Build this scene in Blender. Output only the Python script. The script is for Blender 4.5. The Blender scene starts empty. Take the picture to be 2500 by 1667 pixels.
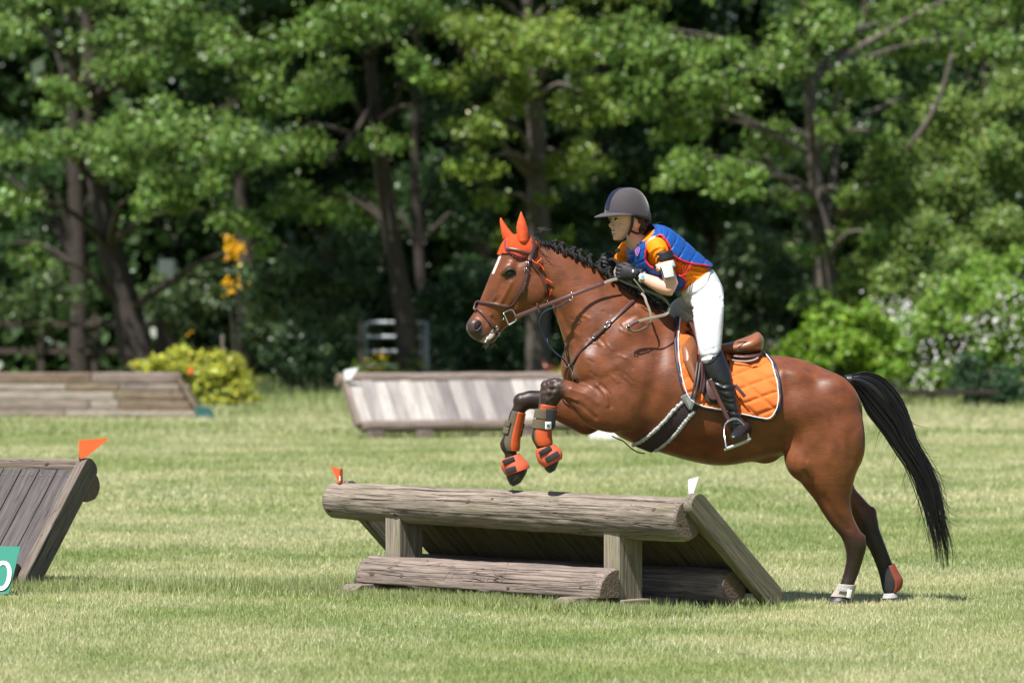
import bpy, bmesh, math, random
import numpy as np
from mathutils import Vector, Matrix, Euler
from mathutils.bvhtree import BVHTree
from mathutils import noise as mnoise

random.seed(7)
rng = np.random.default_rng(11)
scene = bpy.context.scene
COL = scene.collection
R = math.radians

# ---------------------------------------------------------------- camera, sky, sun, exposure
DIST, CAM_H, PXM, HORIZON = 26.0, 1.6, 460.0, 734.0       # metres to the horse, eye height, photo pixels per metre there
cam_data = bpy.data.cameras.new('camera')
cam = bpy.data.objects.new('camera', cam_data)
COL.objects.link(cam)
scene.camera = cam
cam.location = (0, -DIST, CAM_H)
cam.rotation_euler = (R(90), 0, 0)
cam_data.sensor_width = 36
cam_data.lens = 36 * DIST * PXM / 2500
cam_data.shift_y = -(833.5 - HORIZON) / 2500
cam_data.clip_start = 0.5
cam_data.clip_end = 3000
cam_data.dof.use_dof = True
cam_data.dof.focus_distance = 25.8
cam_data.dof.aperture_fstop = 3.5

SUN = Vector((-0.27, -0.40, 0.88)).normalized()            # direction towards the sun
world = bpy.data.worlds.new('World')
scene.world = world
world.use_nodes = True
wn = world.node_tree
wn.nodes.clear()
sky = wn.nodes.new('ShaderNodeTexSky')
sky.sky_type = 'NISHITA'
sky.sun_disc = False
sky.sun_elevation = math.asin(SUN.z)
sky.sun_rotation = math.atan2(SUN.x, SUN.y)
bg = wn.nodes.new('ShaderNodeBackground')
bg.inputs['Strength'].default_value = 0.07
wo = wn.nodes.new('ShaderNodeOutputWorld')
wn.links.new(sky.outputs[0], bg.inputs[0])
wn.links.new(bg.outputs[0], wo.inputs[0])

sun_data = bpy.data.lights.new('sun', 'SUN')
sun_data.energy = 5.0
sun_data.angle = R(0.53)
sun_data.color = (1.0, 0.968, 0.915)
sun = bpy.data.objects.new('sun', sun_data)
COL.objects.link(sun)
sun.rotation_euler = SUN.to_track_quat('Z', 'Y').to_euler()
sun.location = (-20, -30, 60)

scene.view_settings.view_transform = 'Standard'
scene.view_settings.look = 'None'
scene.view_settings.exposure = 0.80
scene.view_settings.gamma = 1.0
scene.cycles.use_denoising = True
scene.cycles.max_bounces = 4
scene.cycles.transparent_max_bounces = 4
scene.cycles.transmission_bounces = 3
scene.cycles.diffuse_bounces = 2
scene.cycles.glossy_bounces = 2
scene.cycles.caustics_reflective = False
scene.cycles.caustics_refractive = False

# ---------------------------------------------------------------- helpers
def P(px, py, y=0.0):
    """photo measurement (pixel) at depth y -> world point"""
    s = (DIST + y) / DIST / PXM
    return Vector(((px - 1250) * s, y, CAM_H - (py - HORIZON) * s))

def m_per_px(y):
    return (DIST + y) / DIST / PXM

def to_px(v):
    s = (DIST + v[1]) / DIST / PXM
    return v[0] / s + 1250, HORIZON + (CAM_H - v[2]) / s

def tag(o, label=None, cat=None, group=None, kind=None):
    if label: o['label'] = label
    if cat: o['category'] = cat
    if group: o['group'] = group
    if kind: o['kind'] = kind
    return o

def empty(name, loc, label=None, cat=None, group=None):
    o = bpy.data.objects.new(name, None)
    o.empty_display_size = 0.1
    o.location = loc
    COL.objects.link(o)
    return tag(o, label, cat, group)

def wmat(o):
    if o.parent is None: return o.matrix_basis.copy()
    return wmat(o.parent) @ o.matrix_parent_inverse @ o.matrix_basis

def attach(o, parent):
    """parent without moving: all meshes are built where they stand"""
    if parent is not None:
        o.parent = parent
        o.matrix_parent_inverse = wmat(parent).inverted()
    return o

def new_obj(name, verts, faces, mat=None, parent=None, smooth=True, matrix=None, colors=None):
    me = bpy.data.meshes.new(name)
    if isinstance(verts, np.ndarray):
        verts = verts.tolist()
    me.from_pydata([tuple(v) for v in verts], [], faces)
    if smooth:
        me.polygons.foreach_set('use_smooth', [True] * len(me.polygons))
    if colors is not None:
        a = me.color_attributes.new('Col', 'FLOAT_COLOR', 'POINT')
        c = np.ones((len(verts), 4), np.float32)
        c[:, :3] = colors
        a.data.foreach_set('color', c.ravel())
    if mat is not None:
        me.materials.append(mat)
    o = bpy.data.objects.new(name, me)
    COL.objects.link(o)
    if matrix is not None:
        o.matrix_world = matrix
    attach(o, parent)
    return o

def fast_mesh(name, verts, nper, mat, colors=None, parent=None, smooth=False):
    """verts (N*nper,3): N separate polygons of nper corners"""
    n = len(verts) // nper
    me = bpy.data.meshes.new(name)
    me.vertices.add(len(verts))
    me.vertices.foreach_set('co', np.ascontiguousarray(verts, np.float32).ravel())
    me.loops.add(len(verts))
    me.loops.foreach_set('vertex_index', np.arange(len(verts), dtype=np.int32))
    me.polygons.add(n)
    me.polygons.foreach_set('loop_start', np.arange(0, len(verts), nper, dtype=np.int32))
    me.update(calc_edges=True)
    if colors is not None:
        a = me.color_attributes.new('Col', 'FLOAT_COLOR', 'POINT')
        c = np.ones((len(verts), 4), np.float32)
        c[:, :3] = colors
        a.data.foreach_set('color', c.ravel())
    me.materials.append(mat)
    o = bpy.data.objects.new(name, me)
    COL.objects.link(o)
    return attach(o, parent)

class MB:
    """collects pieces of one part"""
    def __init__(s): s.v, s.f = [], []
    def add(s, v, f):
        b = len(s.v)
        s.v.extend([tuple(x) for x in v])
        s.f.extend([tuple(i + b for i in q) for q in f])
        return s
    def build(s, name, mat, parent=None, smooth=True, **k):
        return new_obj(name, s.v, s.f, mat, parent, smooth, **k)

def cr(pts, n):
    """Catmull-Rom resample of rows (k,d) to n rows"""
    p = np.asarray(pts, float)
    k = len(p)
    t = np.linspace(0, k - 1, n)
    i = np.clip(t.astype(int), 0, k - 2)
    f = (t - i)[:, None]
    p0, p1, p2, p3 = p[np.clip(i - 1, 0, k - 1)], p[i], p[i + 1], p[np.clip(i + 2, 0, k - 1)]
    return 0.5 * ((2 * p1) + (-p0 + p2) * f + (2 * p0 - 5 * p1 + 4 * p2 - p3) * f ** 2 + (-p0 + 3 * p1 - 3 * p2 + p3) * f ** 3)

def ring_faces(nr, ns, cap0=True, cap1=True, off=0):
    f = []
    for i in range(nr - 1):
        for j in range(ns):
            a, b = off + i * ns + j, off + i * ns + (j + 1) % ns
            f.append((a, b, b + ns, a + ns))
    if cap0: f.append(tuple(off + j for j in reversed(range(ns))))
    if cap1: f.append(tuple(off + (nr - 1) * ns + j for j in range(ns)))
    return f

def loft(secs, ym, ns=28, sub=4, cap=(True, True), grow=0.0, disp=None, round_ends=False):
    """secs rows: ax,ay,bx,by (photo outline points), w half depth, lat, k top narrowing, sx far-side shift px.
    ym: middle depth (function of px)"""
    rows = []
    for s in secs:
        s = list(s) + [0.0] * (8 - len(s))
        rows.append(s)
    n = (len(rows) - 1) * sub + 1
    q = cr(rows, n)
    verts = []
    for i, (ax, ay, bx, by, w, lat, k, sx) in enumerate(q):
        cx, cy = (ax + bx) / 2, (ay + by) / 2
        y = ym(cx) + lat
        c = P(cx, cy, y)
        e1 = P(ax, ay, y) - c
        if grow:
            e1 = e1 * (1 + grow / max(e1.length, 1e-4))
            w = w + grow
        e2 = Vector((-sx * m_per_px(y), w, 0))
        for j in range(ns):
            t = 2 * math.pi * j / ns
            ct, st = math.cos(t), math.sin(t)
            d = 1 - k * max(0.0, ct) ** 1.6
            v = c + e1 * ct + e2 * (st * d)
            if disp is not None:
                dn = (e1.normalized() * ct + e2.normalized() * st)
                v = v + dn * disp(i / (n - 1), t)
            verts.append(v)
    return verts, ring_faces(n, ns, *cap)

def tube(pts, rad, ns=10, sub=4, flat=None, cap=True):
    """pts: world points; rad: radius (scalar or list); flat=(normal vector, thickness ratio)"""
    p = np.array([tuple(a) for a in pts], float)
    r = np.full(len(p), rad, float) if np.isscalar(rad) else np.asarray(rad, float)
    q = cr(np.hstack([p, r[:, None]]), (len(p) - 1) * sub + 1) if sub > 1 else np.hstack([p, r[:, None]])
    n = len(q)
    verts = []
    up = None
    for i in range(n):
        a, b = q[max(i - 1, 0), :3], q[min(i + 1, n - 1), :3]
        t = Vector(b - a)
        if t.length < 1e-9: t = Vector((0, 0, 1))
        t.normalize()
        if up is None:
            up = Vector((0, 0, 1)) if abs(t.z) < 0.9 else Vector((1, 0, 0))
        if flat is not None:
            up = Vector(flat[0])
        s = t.cross(up)
        if s.length < 1e-6: s = t.orthogonal()
        s.normalize()
        u = s.cross(t).normalized()
        if flat is None: up = u
        for j in range(ns):
            an = 2 * math.pi * j / ns
            ku = 1.0 if flat is None else flat[1]
            verts.append(Vector(q[i, :3]) + s * (math.cos(an) * q[i, 3]) + u * (math.sin(an) * q[i, 3] * ku))
    return verts, ring_faces(n, ns, cap, cap)

def ribbon(pts, normals, width, thick, sub=1):
    """strap with rectangular section; pts world points, normals outward"""
    p = np.array([tuple(a) for a in pts], float)
    nn = np.array([tuple(a) for a in normals], float)
    w = np.full(len(p), width, float) if np.isscalar(width) else np.asarray(width, float)
    q = cr(np.hstack([p, nn, w[:, None]]), (len(p) - 1) * sub + 1) if sub > 1 else np.hstack([p, nn, w[:, None]])
    n = len(q)
    verts = []
    for i in range(n):
        t = Vector(q[min(i + 1, n - 1), :3] - q[max(i - 1, 0), :3])
        t = t.normalized() if t.length > 1e-9 else Vector((1, 0, 0))
        u = Vector(q[i, 3:6]).normalized()
        s = t.cross(u)
        s = s.normalized() if s.length > 1e-6 else t.orthogonal().normalized()
        u = s.cross(t).normalized()
        c = Vector(q[i, :3])
        h, k = q[i, 6] / 2, thick / 2
        for a, b in ((-1, -0.6), (-0.8, -1), (0.8, -1), (1, -0.6), (1, 0.6), (0.8, 1), (-0.8, 1), (-1, 0.6)):
            verts.append(c + s * (a * h) + u * (b * k))
    return verts, ring_faces(n, 8)

def ellipsoid(c, ax, ns=20, nr=12):
    """c centre, ax three axis vectors"""
    v = []
    for i in range(nr + 1):
        ph = math.pi * i / nr
        for j in range(ns):
            t = 2 * math.pi * j / ns
            v.append(Vector(c) + Vector(ax[0]) * (math.sin(ph) * math.cos(t)) + Vector(ax[1]) * (math.sin(ph) * math.sin(t)) + Vector(ax[2]) * math.cos(ph))
    return v, ring_faces(nr + 1, ns, False, False)

def blob(px, py, y, rx, rz, ry, rot=0.0, **k):
    """ellipsoid: centre by photo px at depth y, radii px,px,m, rot degrees in the picture plane"""
    s = m_per_px(y)
    c, sn = math.cos(R(rot)), math.sin(R(rot))
    return ellipsoid(P(px, py, y), ((c * rx * s, 0, sn * rx * s), (-sn * rz * s, 0, c * rz * s), (0, ry, 0)), **k)

def box(c, h, rot=None, bevel=0.0):
    """centre, half sizes, 3x3 rot"""
    v = []
    for x in (-1, 1):
        for y in (-1, 1):
            for z in (-1, 1):
                q = Vector((x * h[0], y * h[1], z * h[2]))
                if rot is not None: q = rot @ q
                v.append(Vector(c) + q)
    return v, [(0, 1, 3, 2), (4, 6, 7, 5), (0, 4, 5, 1), (2, 3, 7, 6), (0, 2, 6, 4), (1, 5, 7, 3)]

def bevel_mesh(me, width, segs=2):
    bm = bmesh.new()
    bm.from_mesh(me)
    bmesh.ops.bevel(bm, geom=bm.edges[:], offset=width, segments=segs, affect='EDGES', profile=0.6)
    bm.to_mesh(me)
    bm.free()

def union_mesh(parts, voxel, smooth=6, fac=0.5):
    """parts: list of (verts, faces) -> one continuous surface"""
    mb = MB()
    for v, f in parts: mb.add(v, f)
    me = bpy.data.meshes.new('tmp')
    me.from_pydata(mb.v, [], mb.f)
    o = bpy.data.objects.new('tmp', me)
    COL.objects.link(o)
    m = o.modifiers.new('r', 'REMESH')
    m.mode = 'VOXEL'
    m.voxel_size = voxel
    m.use_smooth_shade = True
    if smooth:
        s = o.modifiers.new('s', 'SMOOTH')
        s.factor = fac
        s.iterations = smooth
    dg = bpy.context.evaluated_depsgraph_get()
    out = bpy.data.meshes.new_from_object(o.evaluated_get(dg))
    bpy.data.objects.remove(o)
    bpy.data.meshes.remove(me)
    out.polygons.foreach_set('use_smooth', [True] * len(out.polygons))
    return out

def mesh_obj(name, me, mat, parent=None):
    me.name = name
    me.materials.clear()
    me.materials.append(mat)
    o = bpy.data.objects.new(name, me)
    COL.objects.link(o)
    return attach(o, parent)

def set_colors(me, colors):
    a = me.color_attributes.get('Col') or me.color_attributes.new('Col', 'FLOAT_COLOR', 'POINT')
    c = np.ones((len(me.vertices), 4), np.float32)
    c[:, :3] = colors
    a.data.foreach_set('color', c.ravel())

def coords(me):
    a = np.empty(len(me.vertices) * 3, np.float32)
    me.vertices.foreach_get('co', a)
    return a.reshape(-1, 3)

def sstep(a, b, x):
    t = np.clip((x - a) / (b - a), 0, 1)
    return t * t * (3 - 2 * t)

# ---------------------------------------------------------------- materials
def mat_new(name):
    m = bpy.data.materials.new(name)
    m.use_nodes = True
    return m, m.node_tree, m.node_tree.nodes['Principled BSDF']

def mat(name, col, rough=0.6, spec=0.4, metal=0.0, vary=0.12, scale=30.0, bump=0.0, bscale=80.0, sheen=0.0, coat=0.0):
    m, nt, b = mat_new(name)
    b.inputs['Roughness'].default_value = rough
    b.inputs['Specular IOR Level'].default_value = spec
    b.inputs['Metallic'].default_value = metal
    if sheen: 
        b.inputs['Sheen Weight'].default_value = sheen
        b.inputs['Sheen Roughness'].default_value = 0.4
    if coat: b.inputs['Coat Weight'].default_value = coat
    tc = nt.nodes.new('ShaderNodeTexCoord')
    n = nt.nodes.new('ShaderNodeTexNoise')
    n.inputs['Scale'].default_value = scale
    n.inputs['Detail'].default_value = 4
    nt.links.new(tc.outputs['Object'], n.inputs['Vector'])
    mx = nt.nodes.new('ShaderNodeMix')
    mx.data_type = 'RGBA'
    mx.inputs[6].default_value = [c * (1 - vary) for c in col] + [1]
    mx.inputs[7].default_value = [min(1, c * (1 + vary)) for c in col] + [1]
    nt.links.new(n.outputs['Fac'], mx.inputs[0])
    nt.links.new(mx.outputs[2], b.inputs['Base Color'])
    if bump:
        n2 = nt.nodes.new('ShaderNodeTexNoise')
        n2.inputs['Scale'].default_value = bscale
        n2.inputs['Detail'].default_value = 3
        nt.links.new(tc.outputs['Object'], n2.inputs['Vector'])
        bp = nt.nodes.new('ShaderNodeBump')
        bp.inputs['Strength'].default_value = bump
        bp.inputs['Distance'].default_value = 0.01
        nt.links.new(n2.outputs['Fac'], bp.inputs['Height'])
        nt.links.new(bp.outputs[0], b.inputs['Normal'])
    return m

def mat_attr(name, rough=0.5, spec=0.4, translucent=0.0, bump=0.0, bscale=60.0, gain=1.0, nvary=0.0, coat=0.0):
    """base colour from the mesh's own colour attribute"""
    m, nt, b = mat_new(name)
    at = nt.nodes.new('ShaderNodeAttribute')
    at.attribute_name = 'Col'
    src = at.outputs['Color']
    tc = nt.nodes.new('ShaderNodeTexCoord')
    if nvary:
        n = nt.nodes.new('ShaderNodeTexNoise')
        n.inputs['Scale'].default_value = 14
        n.inputs['Detail'].default_value = 6
        nt.links.new(tc.outputs['Object'], n.inputs['Vector'])
        mr = nt.nodes.new('ShaderNodeMapRange')
        mr.inputs['From Min'].default_value = 0.3
        mr.inputs['From Max'].default_value = 0.7
        mr.inputs['To Min'].default_value = 1 - nvary
        mr.inputs['To Max'].default_value = 1 + nvary
        nt.links.new(n.outputs['Fac'], mr.inputs['Value'])
        vm = nt.nodes.new('ShaderNodeVectorMath')
        vm.operation = 'SCALE'
        nt.links.new(src, vm.inputs[0])
        nt.links.new(mr.outputs[0], vm.inputs['Scale'])
        src = vm.outputs[0]
    nt.links.new(src, b.inputs['Base Color'])
    b.inputs['Roughness'].default_value = rough
    b.inputs['Specular IOR Level'].default_value = spec
    if coat:
        b.inputs['Coat Weight'].default_value = coat
        b.inputs['Coat Roughness'].default_value = 0.35
    if bump:
        n2 = nt.nodes.new('ShaderNodeTexNoise')
        n2.inputs['Scale'].default_value = bscale
        n2.inputs['Detail'].default_value = 5
        nt.links.new(tc.outputs['Object'], n2.inputs['Vector'])
        bp = nt.nodes.new('ShaderNodeBump')
        bp.inputs['Strength'].default_value = bump
        bp.inputs['Distance'].default_value = 0.02
        nt.links.new(n2.outputs['Fac'], bp.inputs['Height'])
        nt.links.new(bp.outputs[0], b.inputs['Normal'])
    if translucent:
        tr = nt.nodes.new('ShaderNodeBsdfTranslucent')
        nt.links.new(src, tr.inputs['Color'])
        ms = nt.nodes.new('ShaderNodeMixShader')
        ms.inputs[0].default_value = translucent
        out = nt.nodes['Material Output']
        nt.links.new(b.outputs[0], ms.inputs[1])
        nt.links.new(tr.outputs[0], ms.inputs[2])
        nt.links.new(ms.outputs[0], out.inputs['Surface'])
    return m

def mat_wood(name, light, dark, crack=(0.03, 0.022, 0.018), moss=None, rough=0.85, ring=False, crack_amt=1.0, scale=1.0, patch=0.35):
    """weathered timber, grain along the object's own X axis"""
    m, nt, b = mat_new(name)
    L = nt.links.new
    tc = nt.nodes.new('ShaderNodeTexCoord')
    oi = nt.nodes.new('ShaderNodeObjectInfo')
    addv = nt.nodes.new('ShaderNodeVectorMath'); addv.operation = 'ADD'
    sc = nt.nodes.new('ShaderNodeVectorMath'); sc.operation = 'SCALE'
    sc.inputs[0].default_value = (13.1, 7.7, 5.3)
    L(oi.outputs['Random'], sc.inputs['Scale'])
    L(tc.outputs['Object'], addv.inputs[0]); L(sc.outputs[0], addv.inputs[1])
    def noise(sx, syz, detail, dist=0.0):
        mp = nt.nodes.new('ShaderNodeMapping')
        mp.inputs['Scale'].default_value = (sx * scale, syz * scale, syz * scale)
        L(addv.outputs[0], mp.inputs['Vector'])
        n = nt.nodes.new('ShaderNodeTexNoise')
        n.inputs['Scale'].default_value = 1.0
        n.inputs['Detail'].default_value = detail
        n.inputs['Distortion'].default_value = dist
        L(mp.outputs[0], n.inputs['Vector'])
        return n.outputs['Fac']
    def ramp(src, a, c):
        r = nt.nodes.new('ShaderNodeMapRange')
        r.inputs['From Min'].default_value = a
        r.inputs['From Max'].default_value = c
        L(src, r.inputs['Value'])
        return r.outputs[0]
    def mix(f, c1, c2, fac=None):
        x = nt.nodes.new('ShaderNodeMix'); x.data_type = 'RGBA'
        if isinstance(c1, tuple): x.inputs[6].default_value = (*c1, 1)
        else: L(c1, x.inputs[6])
        if isinstance(c2, tuple): x.inputs[7].default_value = (*c2, 1)
        else: L(c2, x.inputs[7])
        if f is None: x.inputs[0].default_value = fac
        else: L(f, x.inputs[0])
        return x.outputs[2]
    grain = noise(3.0, 70, 6, 0.6)
    fine = noise(9, 190, 4, 0.3)
    broad = noise(2.2, 6, 4)
    col = mix(ramp(grain, 0.35, 0.68), dark, light)
    col = mix(ramp(fine, 0.52, 0.75), col, tuple(c * 0.55 for c in dark))
    pm = nt.nodes.new('ShaderNodeMath'); pm.operation = 'MULTIPLY'; pm.inputs[1].default_value = patch
    L(ramp(broad, 0.5, 0.7), pm.inputs[0])
    col = mix(pm.outputs[0], col, tuple(c * 0.6 for c in dark))
    if moss:
        gm = nt.nodes.new('ShaderNodeMath'); gm.operation = 'MULTIPLY'; gm.inputs[1].default_value = 0.6
        L(ramp(noise(4, 9, 5), 0.55, 0.75), gm.inputs[0])
        col = mix(gm.outputs[0], col, moss)
    cn = noise(1.1, 26, 2, 0.8)
    # thin cracks where the stretched noise crosses one half
    sb = nt.nodes.new('ShaderNodeMath'); sb.operation = 'SUBTRACT'; sb.inputs[1].default_value = 0.5
    L(cn, sb.inputs[0])
    ab = nt.nodes.new('ShaderNodeMath'); ab.operation = 'ABSOLUTE'; L(sb.outputs[0], ab.inputs[0])
    cm = nt.nodes.new('ShaderNodeMapRange')
    cm.inputs['From Min'].default_value = 0.012
    cm.inputs['From Max'].default_value = 0.0
    L(ab.outputs[0], cm.inputs['Value'])
    gate = ramp(noise(2.5, 7, 2), 0.45, 0.6)
    g2 = nt.nodes.new('ShaderNodeMath'); g2.operation = 'MULTIPLY'
    L(cm.outputs[0], g2.inputs[0]); L(gate, g2.inputs[1])
    g3 = nt.nodes.new('ShaderNodeMath'); g3.operation = 'MULTIPLY'; g3.inputs[1].default_value = crack_amt
    L(g2.outputs[0], g3.inputs[0])
    col = mix(g3.outputs[0], col, crack)
    L(col, b.inputs['Base Color'])
    b.inputs['Roughness'].default_value = rough
    b.inputs['Specular IOR Level'].default_value = 0.25
    h = nt.nodes.new('ShaderNodeMath'); h.operation = 'MULTIPLY_ADD'
    L(g3.outputs[0], h.inputs[0]); h.inputs[1].default_value = -1.6
    L(grain, h.inputs[2])
    bp = nt.nodes.new('ShaderNodeBump')
    bp.inputs['Strength'].default_value = 0.7
    bp.inputs['Distance'].default_value = 0.006
    L(h.outputs[0], bp.inputs['Height'])
    L(bp.outputs[0], b.inputs['Normal'])
    return m
# ---------------------------------------------------------------- ground
def ground_mat():
    m, nt, b = mat_new('lawn')
    L = nt.links.new
    tc = nt.nodes.new('ShaderNodeTexCoord')
    n = nt.nodes.new('ShaderNodeTexNoise'); n.inputs['Scale'].default_value = 0.9; n.inputs['Detail'].default_value = 6
    L(tc.outputs['Object'], n.inputs['Vector'])
    n2 = nt.nodes.new('ShaderNodeTexNoise'); n2.inputs['Scale'].default_value = 28; n2.inputs['Detail'].default_value = 5
    L(tc.outputs['Object'], n2.inputs['Vector'])
    r = nt.nodes.new('ShaderNodeValToRGB')
    r.color_ramp.elements[0].position = 0.35; r.color_ramp.elements[0].color = (0.10, 0.16, 0.035, 1)
    r.color_ramp.elements[1].position = 0.68; r.color_ramp.elements[1].color = (0.26, 0.27, 0.11, 1)
    L(n.outputs['Fac'], r.inputs[0])
    mx = nt.nodes.new('ShaderNodeMix'); mx.data_type = 'RGBA'; mx.blend_type = 'MULTIPLY'; mx.inputs[0].default_value = 0.7
    r2 = nt.nodes.new('ShaderNodeValToRGB')
    r2.color_ramp.elements[0].position = 0.3; r2.color_ramp.elements[0].color = (0.5, 0.5, 0.45, 1)
    r2.color_ramp.elements[1].position = 0.7; r2.color_ramp.elements[1].color = (1.15, 1.15, 1.1, 1)
    L(n2.outputs['Fac'], r2.inputs[0])
    L(r.outputs[0], mx.inputs[6]); L(r2.outputs[0], mx.inputs[7])
    L(mx.outputs[2], b.inputs['Base Color'])
    b.inputs['Roughness'].default_value = 0.95
    b.inputs['Specular IOR Level'].default_value = 0.1
    return m

gm = ground_mat()
ground = new_obj('ground', [(-900, -60, 0), (900, -60, 0), (900, 1800, 0), (-900, 1800, 0)], [(0, 1, 2, 3)], gm, smooth=False)
tag(ground, 'mown summer meadow grass with pale dry patches', 'ground', kind='structure')

def vnoise(x, y, seed):
    """cheap smooth value noise on arrays"""
    r = np.random.default_rng(seed)
    g = r.random((64, 64))
    xi, yi = np.floor(x).astype(int), np.floor(y).astype(int)
    fx, fy = x - xi, y - yi
    fx, fy = fx * fx * (3 - 2 * fx), fy * fy * (3 - 2 * fy)
    a, b = g[xi % 64, yi % 64], g[(xi + 1) % 64, yi % 64]
    c, d = g[xi % 64, (yi + 1) % 64], g[(xi + 1) % 64, (yi + 1) % 64]
    return (a * (1 - fx) + b * fx) * (1 - fy) + (c * (1 - fx) + d * fx) * fy

def fbm(x, y, seed, o=4):
    s, amp, tot = 0, 1.0, 0
    for i in range(o):
        s = s + amp * vnoise(x * 2 ** i, y * 2 ** i, seed + i)
        tot += amp
        amp *= 0.55
    return s / tot

grass_mat = mat_attr('grass_blades', rough=0.5, spec=0.35, translucent=0.32)
fence_o = np.array((0.914, -0.75))                      # ground below the right end of the jump's top log
fu, fv = np.array((-0.7071, 0.7071)), np.array((0.7071, 0.7071))

def grass_patch(n, x0, x1, y0, y1, h, w, seed, dens_fn=None, green=0.0, tall=None):
    r = np.random.default_rng(seed)
    y = y0 + (y1 - y0) * r.random(n)
    half = (DIST + y) / DIST * 2.95
    x = (r.random(n) * 2 - 1) * half if x0 is None else x0 + (x1 - x0) * r.random(n)
    return x, y

def build_blades(x, y, h, w, dry, seed, tint=None):
    r = np.random.default_rng(seed)
    n = len(x)
    a = r.random(n) * 2 * np.pi
    lean = (r.random(n) ** 1.3) * 0.95
    la = r.random(n) * 2 * np.pi
    hh = h * (0.45 + 0.8 * r.random(n))
    ww = w * (0.6 + 0.8 * r.random(n)) / 2
    v = np.zeros((n, 3, 3))
    v[:, 0, 0] = x - np.cos(a) * ww; v[:, 0, 1] = y - np.sin(a) * ww
    v[:, 1, 0] = x + np.cos(a) * ww; v[:, 1, 1] = y + np.sin(a) * ww
    v[:, 2, 0] = x + np.cos(la) * lean * hh; v[:, 2, 1] = y + np.sin(la) * lean * hh
    v[:, 2, 2] = hh * np.sqrt(np.maximum(0.1, 1 - (lean * 0.9) ** 2))
    gcol = np.array((0.215, 0.290, 0.080)); scol = np.array((0.60, 0.555, 0.335))
    d = np.clip(dry + (r.random(n) - 0.5) * 0.75, 0, 1)[:, None]
    c = gcol * (1 - d) + scol * d
    c = c * (0.75 + 0.5 * r.random(n))[:, None]
    if tint is not None: c = c * tint
    col = np.repeat(c[:, None, :], 3, axis=1)
    return v.reshape(-1, 3), col.reshape(-1, 3)

def dryness(x, y):
    f = fbm(x * 0.55 + 9, y * 0.42 + 3, 5)
    g = fbm(x * 2.3, y * 2.0, 21)
    d = np.clip((f - 0.42) * 2.1 + 0.45 + (g - 0.5) * 1.1, 0.05, 0.95)
    # bare dry bank far right, by the blossom bush
    d = np.clip(d + 0.75 * sstep(4.3, 5.4, x) * np.exp(-((y - 38.5) / 3.0) ** 2), 0, 1)
    # lusher round the feet of the jump and along the near strip left of it
    du = (x - fence_o[0]) * fu[0] + (y - fence_o[1]) * fu[1]
    dv = (x - fence_o[0]) * fv[0] + (y - fence_o[1]) * fv[1]
    m = sstep(0.35, 0.05, np.maximum(np.abs(du - 1.2) - 1.35, np.abs(dv + 0.1) - 0.62))
    return d * (1 - 0.8 * m), m, du, dv

V, C = [], []
for (y0, y1, n, h, w, sd) in ((-6.2, 3.0, 210000, 0.027, 0.0038, 1), (3.0, 11, 120000, 0.032, 0.0052, 2),
                              (11, 32, 130000, 0.038, 0.010, 3), (32, 70, 90000, 0.06, 0.024, 4)):
    x, y = grass_patch(n, None, None, y0, y1, h, w, sd)
    dry, m, du, dv = dryness(x, y)
    if y0 > 30:
        # longer uncut band in front of the trees
        edge = sstep(38, 52, y + 4 * (fbm(x * 0.4, y * 0.4, 77) - 0.5))
        dry = dry * (1 - 0.65 * edge)
        h = h * (1 + 2.2 * edge)
    v, c = build_blades(x, y, h, w, dry, sd + 50)
    V.append(v); C.append(c)
# tufts that the mower misses, round the feet of the two near jumps
r_ = np.random.default_rng(404)
n = 26000
u_ = r_.random(n) * 3.1 - 0.3
vv = np.where(r_.random(n) < 0.75, -0.30 - np.abs(r_.normal(0, 0.13, n)), r_.random(n) * 1.15 - 0.45)
x = fence_o[0] + fu[0] * u_ + fv[0] * vv
y = fence_o[1] + fu[1] * u_ + fv[1] * vv
v, c = build_blades(x, y, 0.035 + 0.045 * fbm(x * 5, y * 5, 33), 0.0055, 0.12 + 0.25 * r_.random(n), 88)
V.append(v); C.append(c)
n = 9000
x = -3.0 + r_.random(n) * 2.2
y = 1.15 + r_.normal(0, 0.22, n)
v, c = build_blades(x, y, 0.075, 0.0055, 0.15 + 0.2 * r_.random(n), 89)
V.append(v); C.append(c)
grass = fast_mesh('grass', np.vstack(V), 3, grass_mat, np.vstack(C))
tag(grass, 'short sunlit grass blades, green mixed with dry straw', 'grass', kind='stuff')
# ---------------------------------------------------------------- the jumps
wood_log = mat_wood('weathered_log', (0.315, 0.262, 0.212), (0.145, 0.115, 0.092), moss=(0.16, 0.16, 0.08), patch=0.25)
wood_grey = mat_wood('grey_log', (0.285, 0.225, 0.188), (0.14, 0.108, 0.092), patch=0.3)
wood_board = mat_wood('green_grey_board', (0.235, 0.205, 0.15), (0.125, 0.108, 0.08), moss=(0.14, 0.15, 0.06), patch=0.3)
wood_post = mat_wood('sawn_post', (0.34, 0.30, 0.235), (0.19, 0.155, 0.12), moss=(0.20, 0.19, 0.09), crack_amt=0.6, patch=0.2)
wood_dark = mat_wood('dark_slats', (0.17, 0.13, 0.085), (0.085, 0.065, 0.045), patch=0.3)
wood_purple = mat_wood('stained_planks', (0.118, 0.102, 0.100), (0.066, 0.056, 0.056), crack_amt=0.5, patch=0.35)
wood_pale = [mat_wood('bleached_planks_%d' % i, l, d, crack_amt=0.4, patch=0.6, scale=.6) for i, (l, d) in enumerate((((0.50, 0.465, 0.43), (0.34, 0.31, 0.285)), ((0.40, 0.365, 0.345), (0.25, 0.225, 0.21)), ((0.27, 0.24, 0.23), (0.17, 0.15, 0.145))))]
wood_endgrain = mat('end_grain', (0.17, 0.125, 0.095), 0.9, 0.2, vary=0.35, scale=25, bump=0.6, bscale=70)
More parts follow.
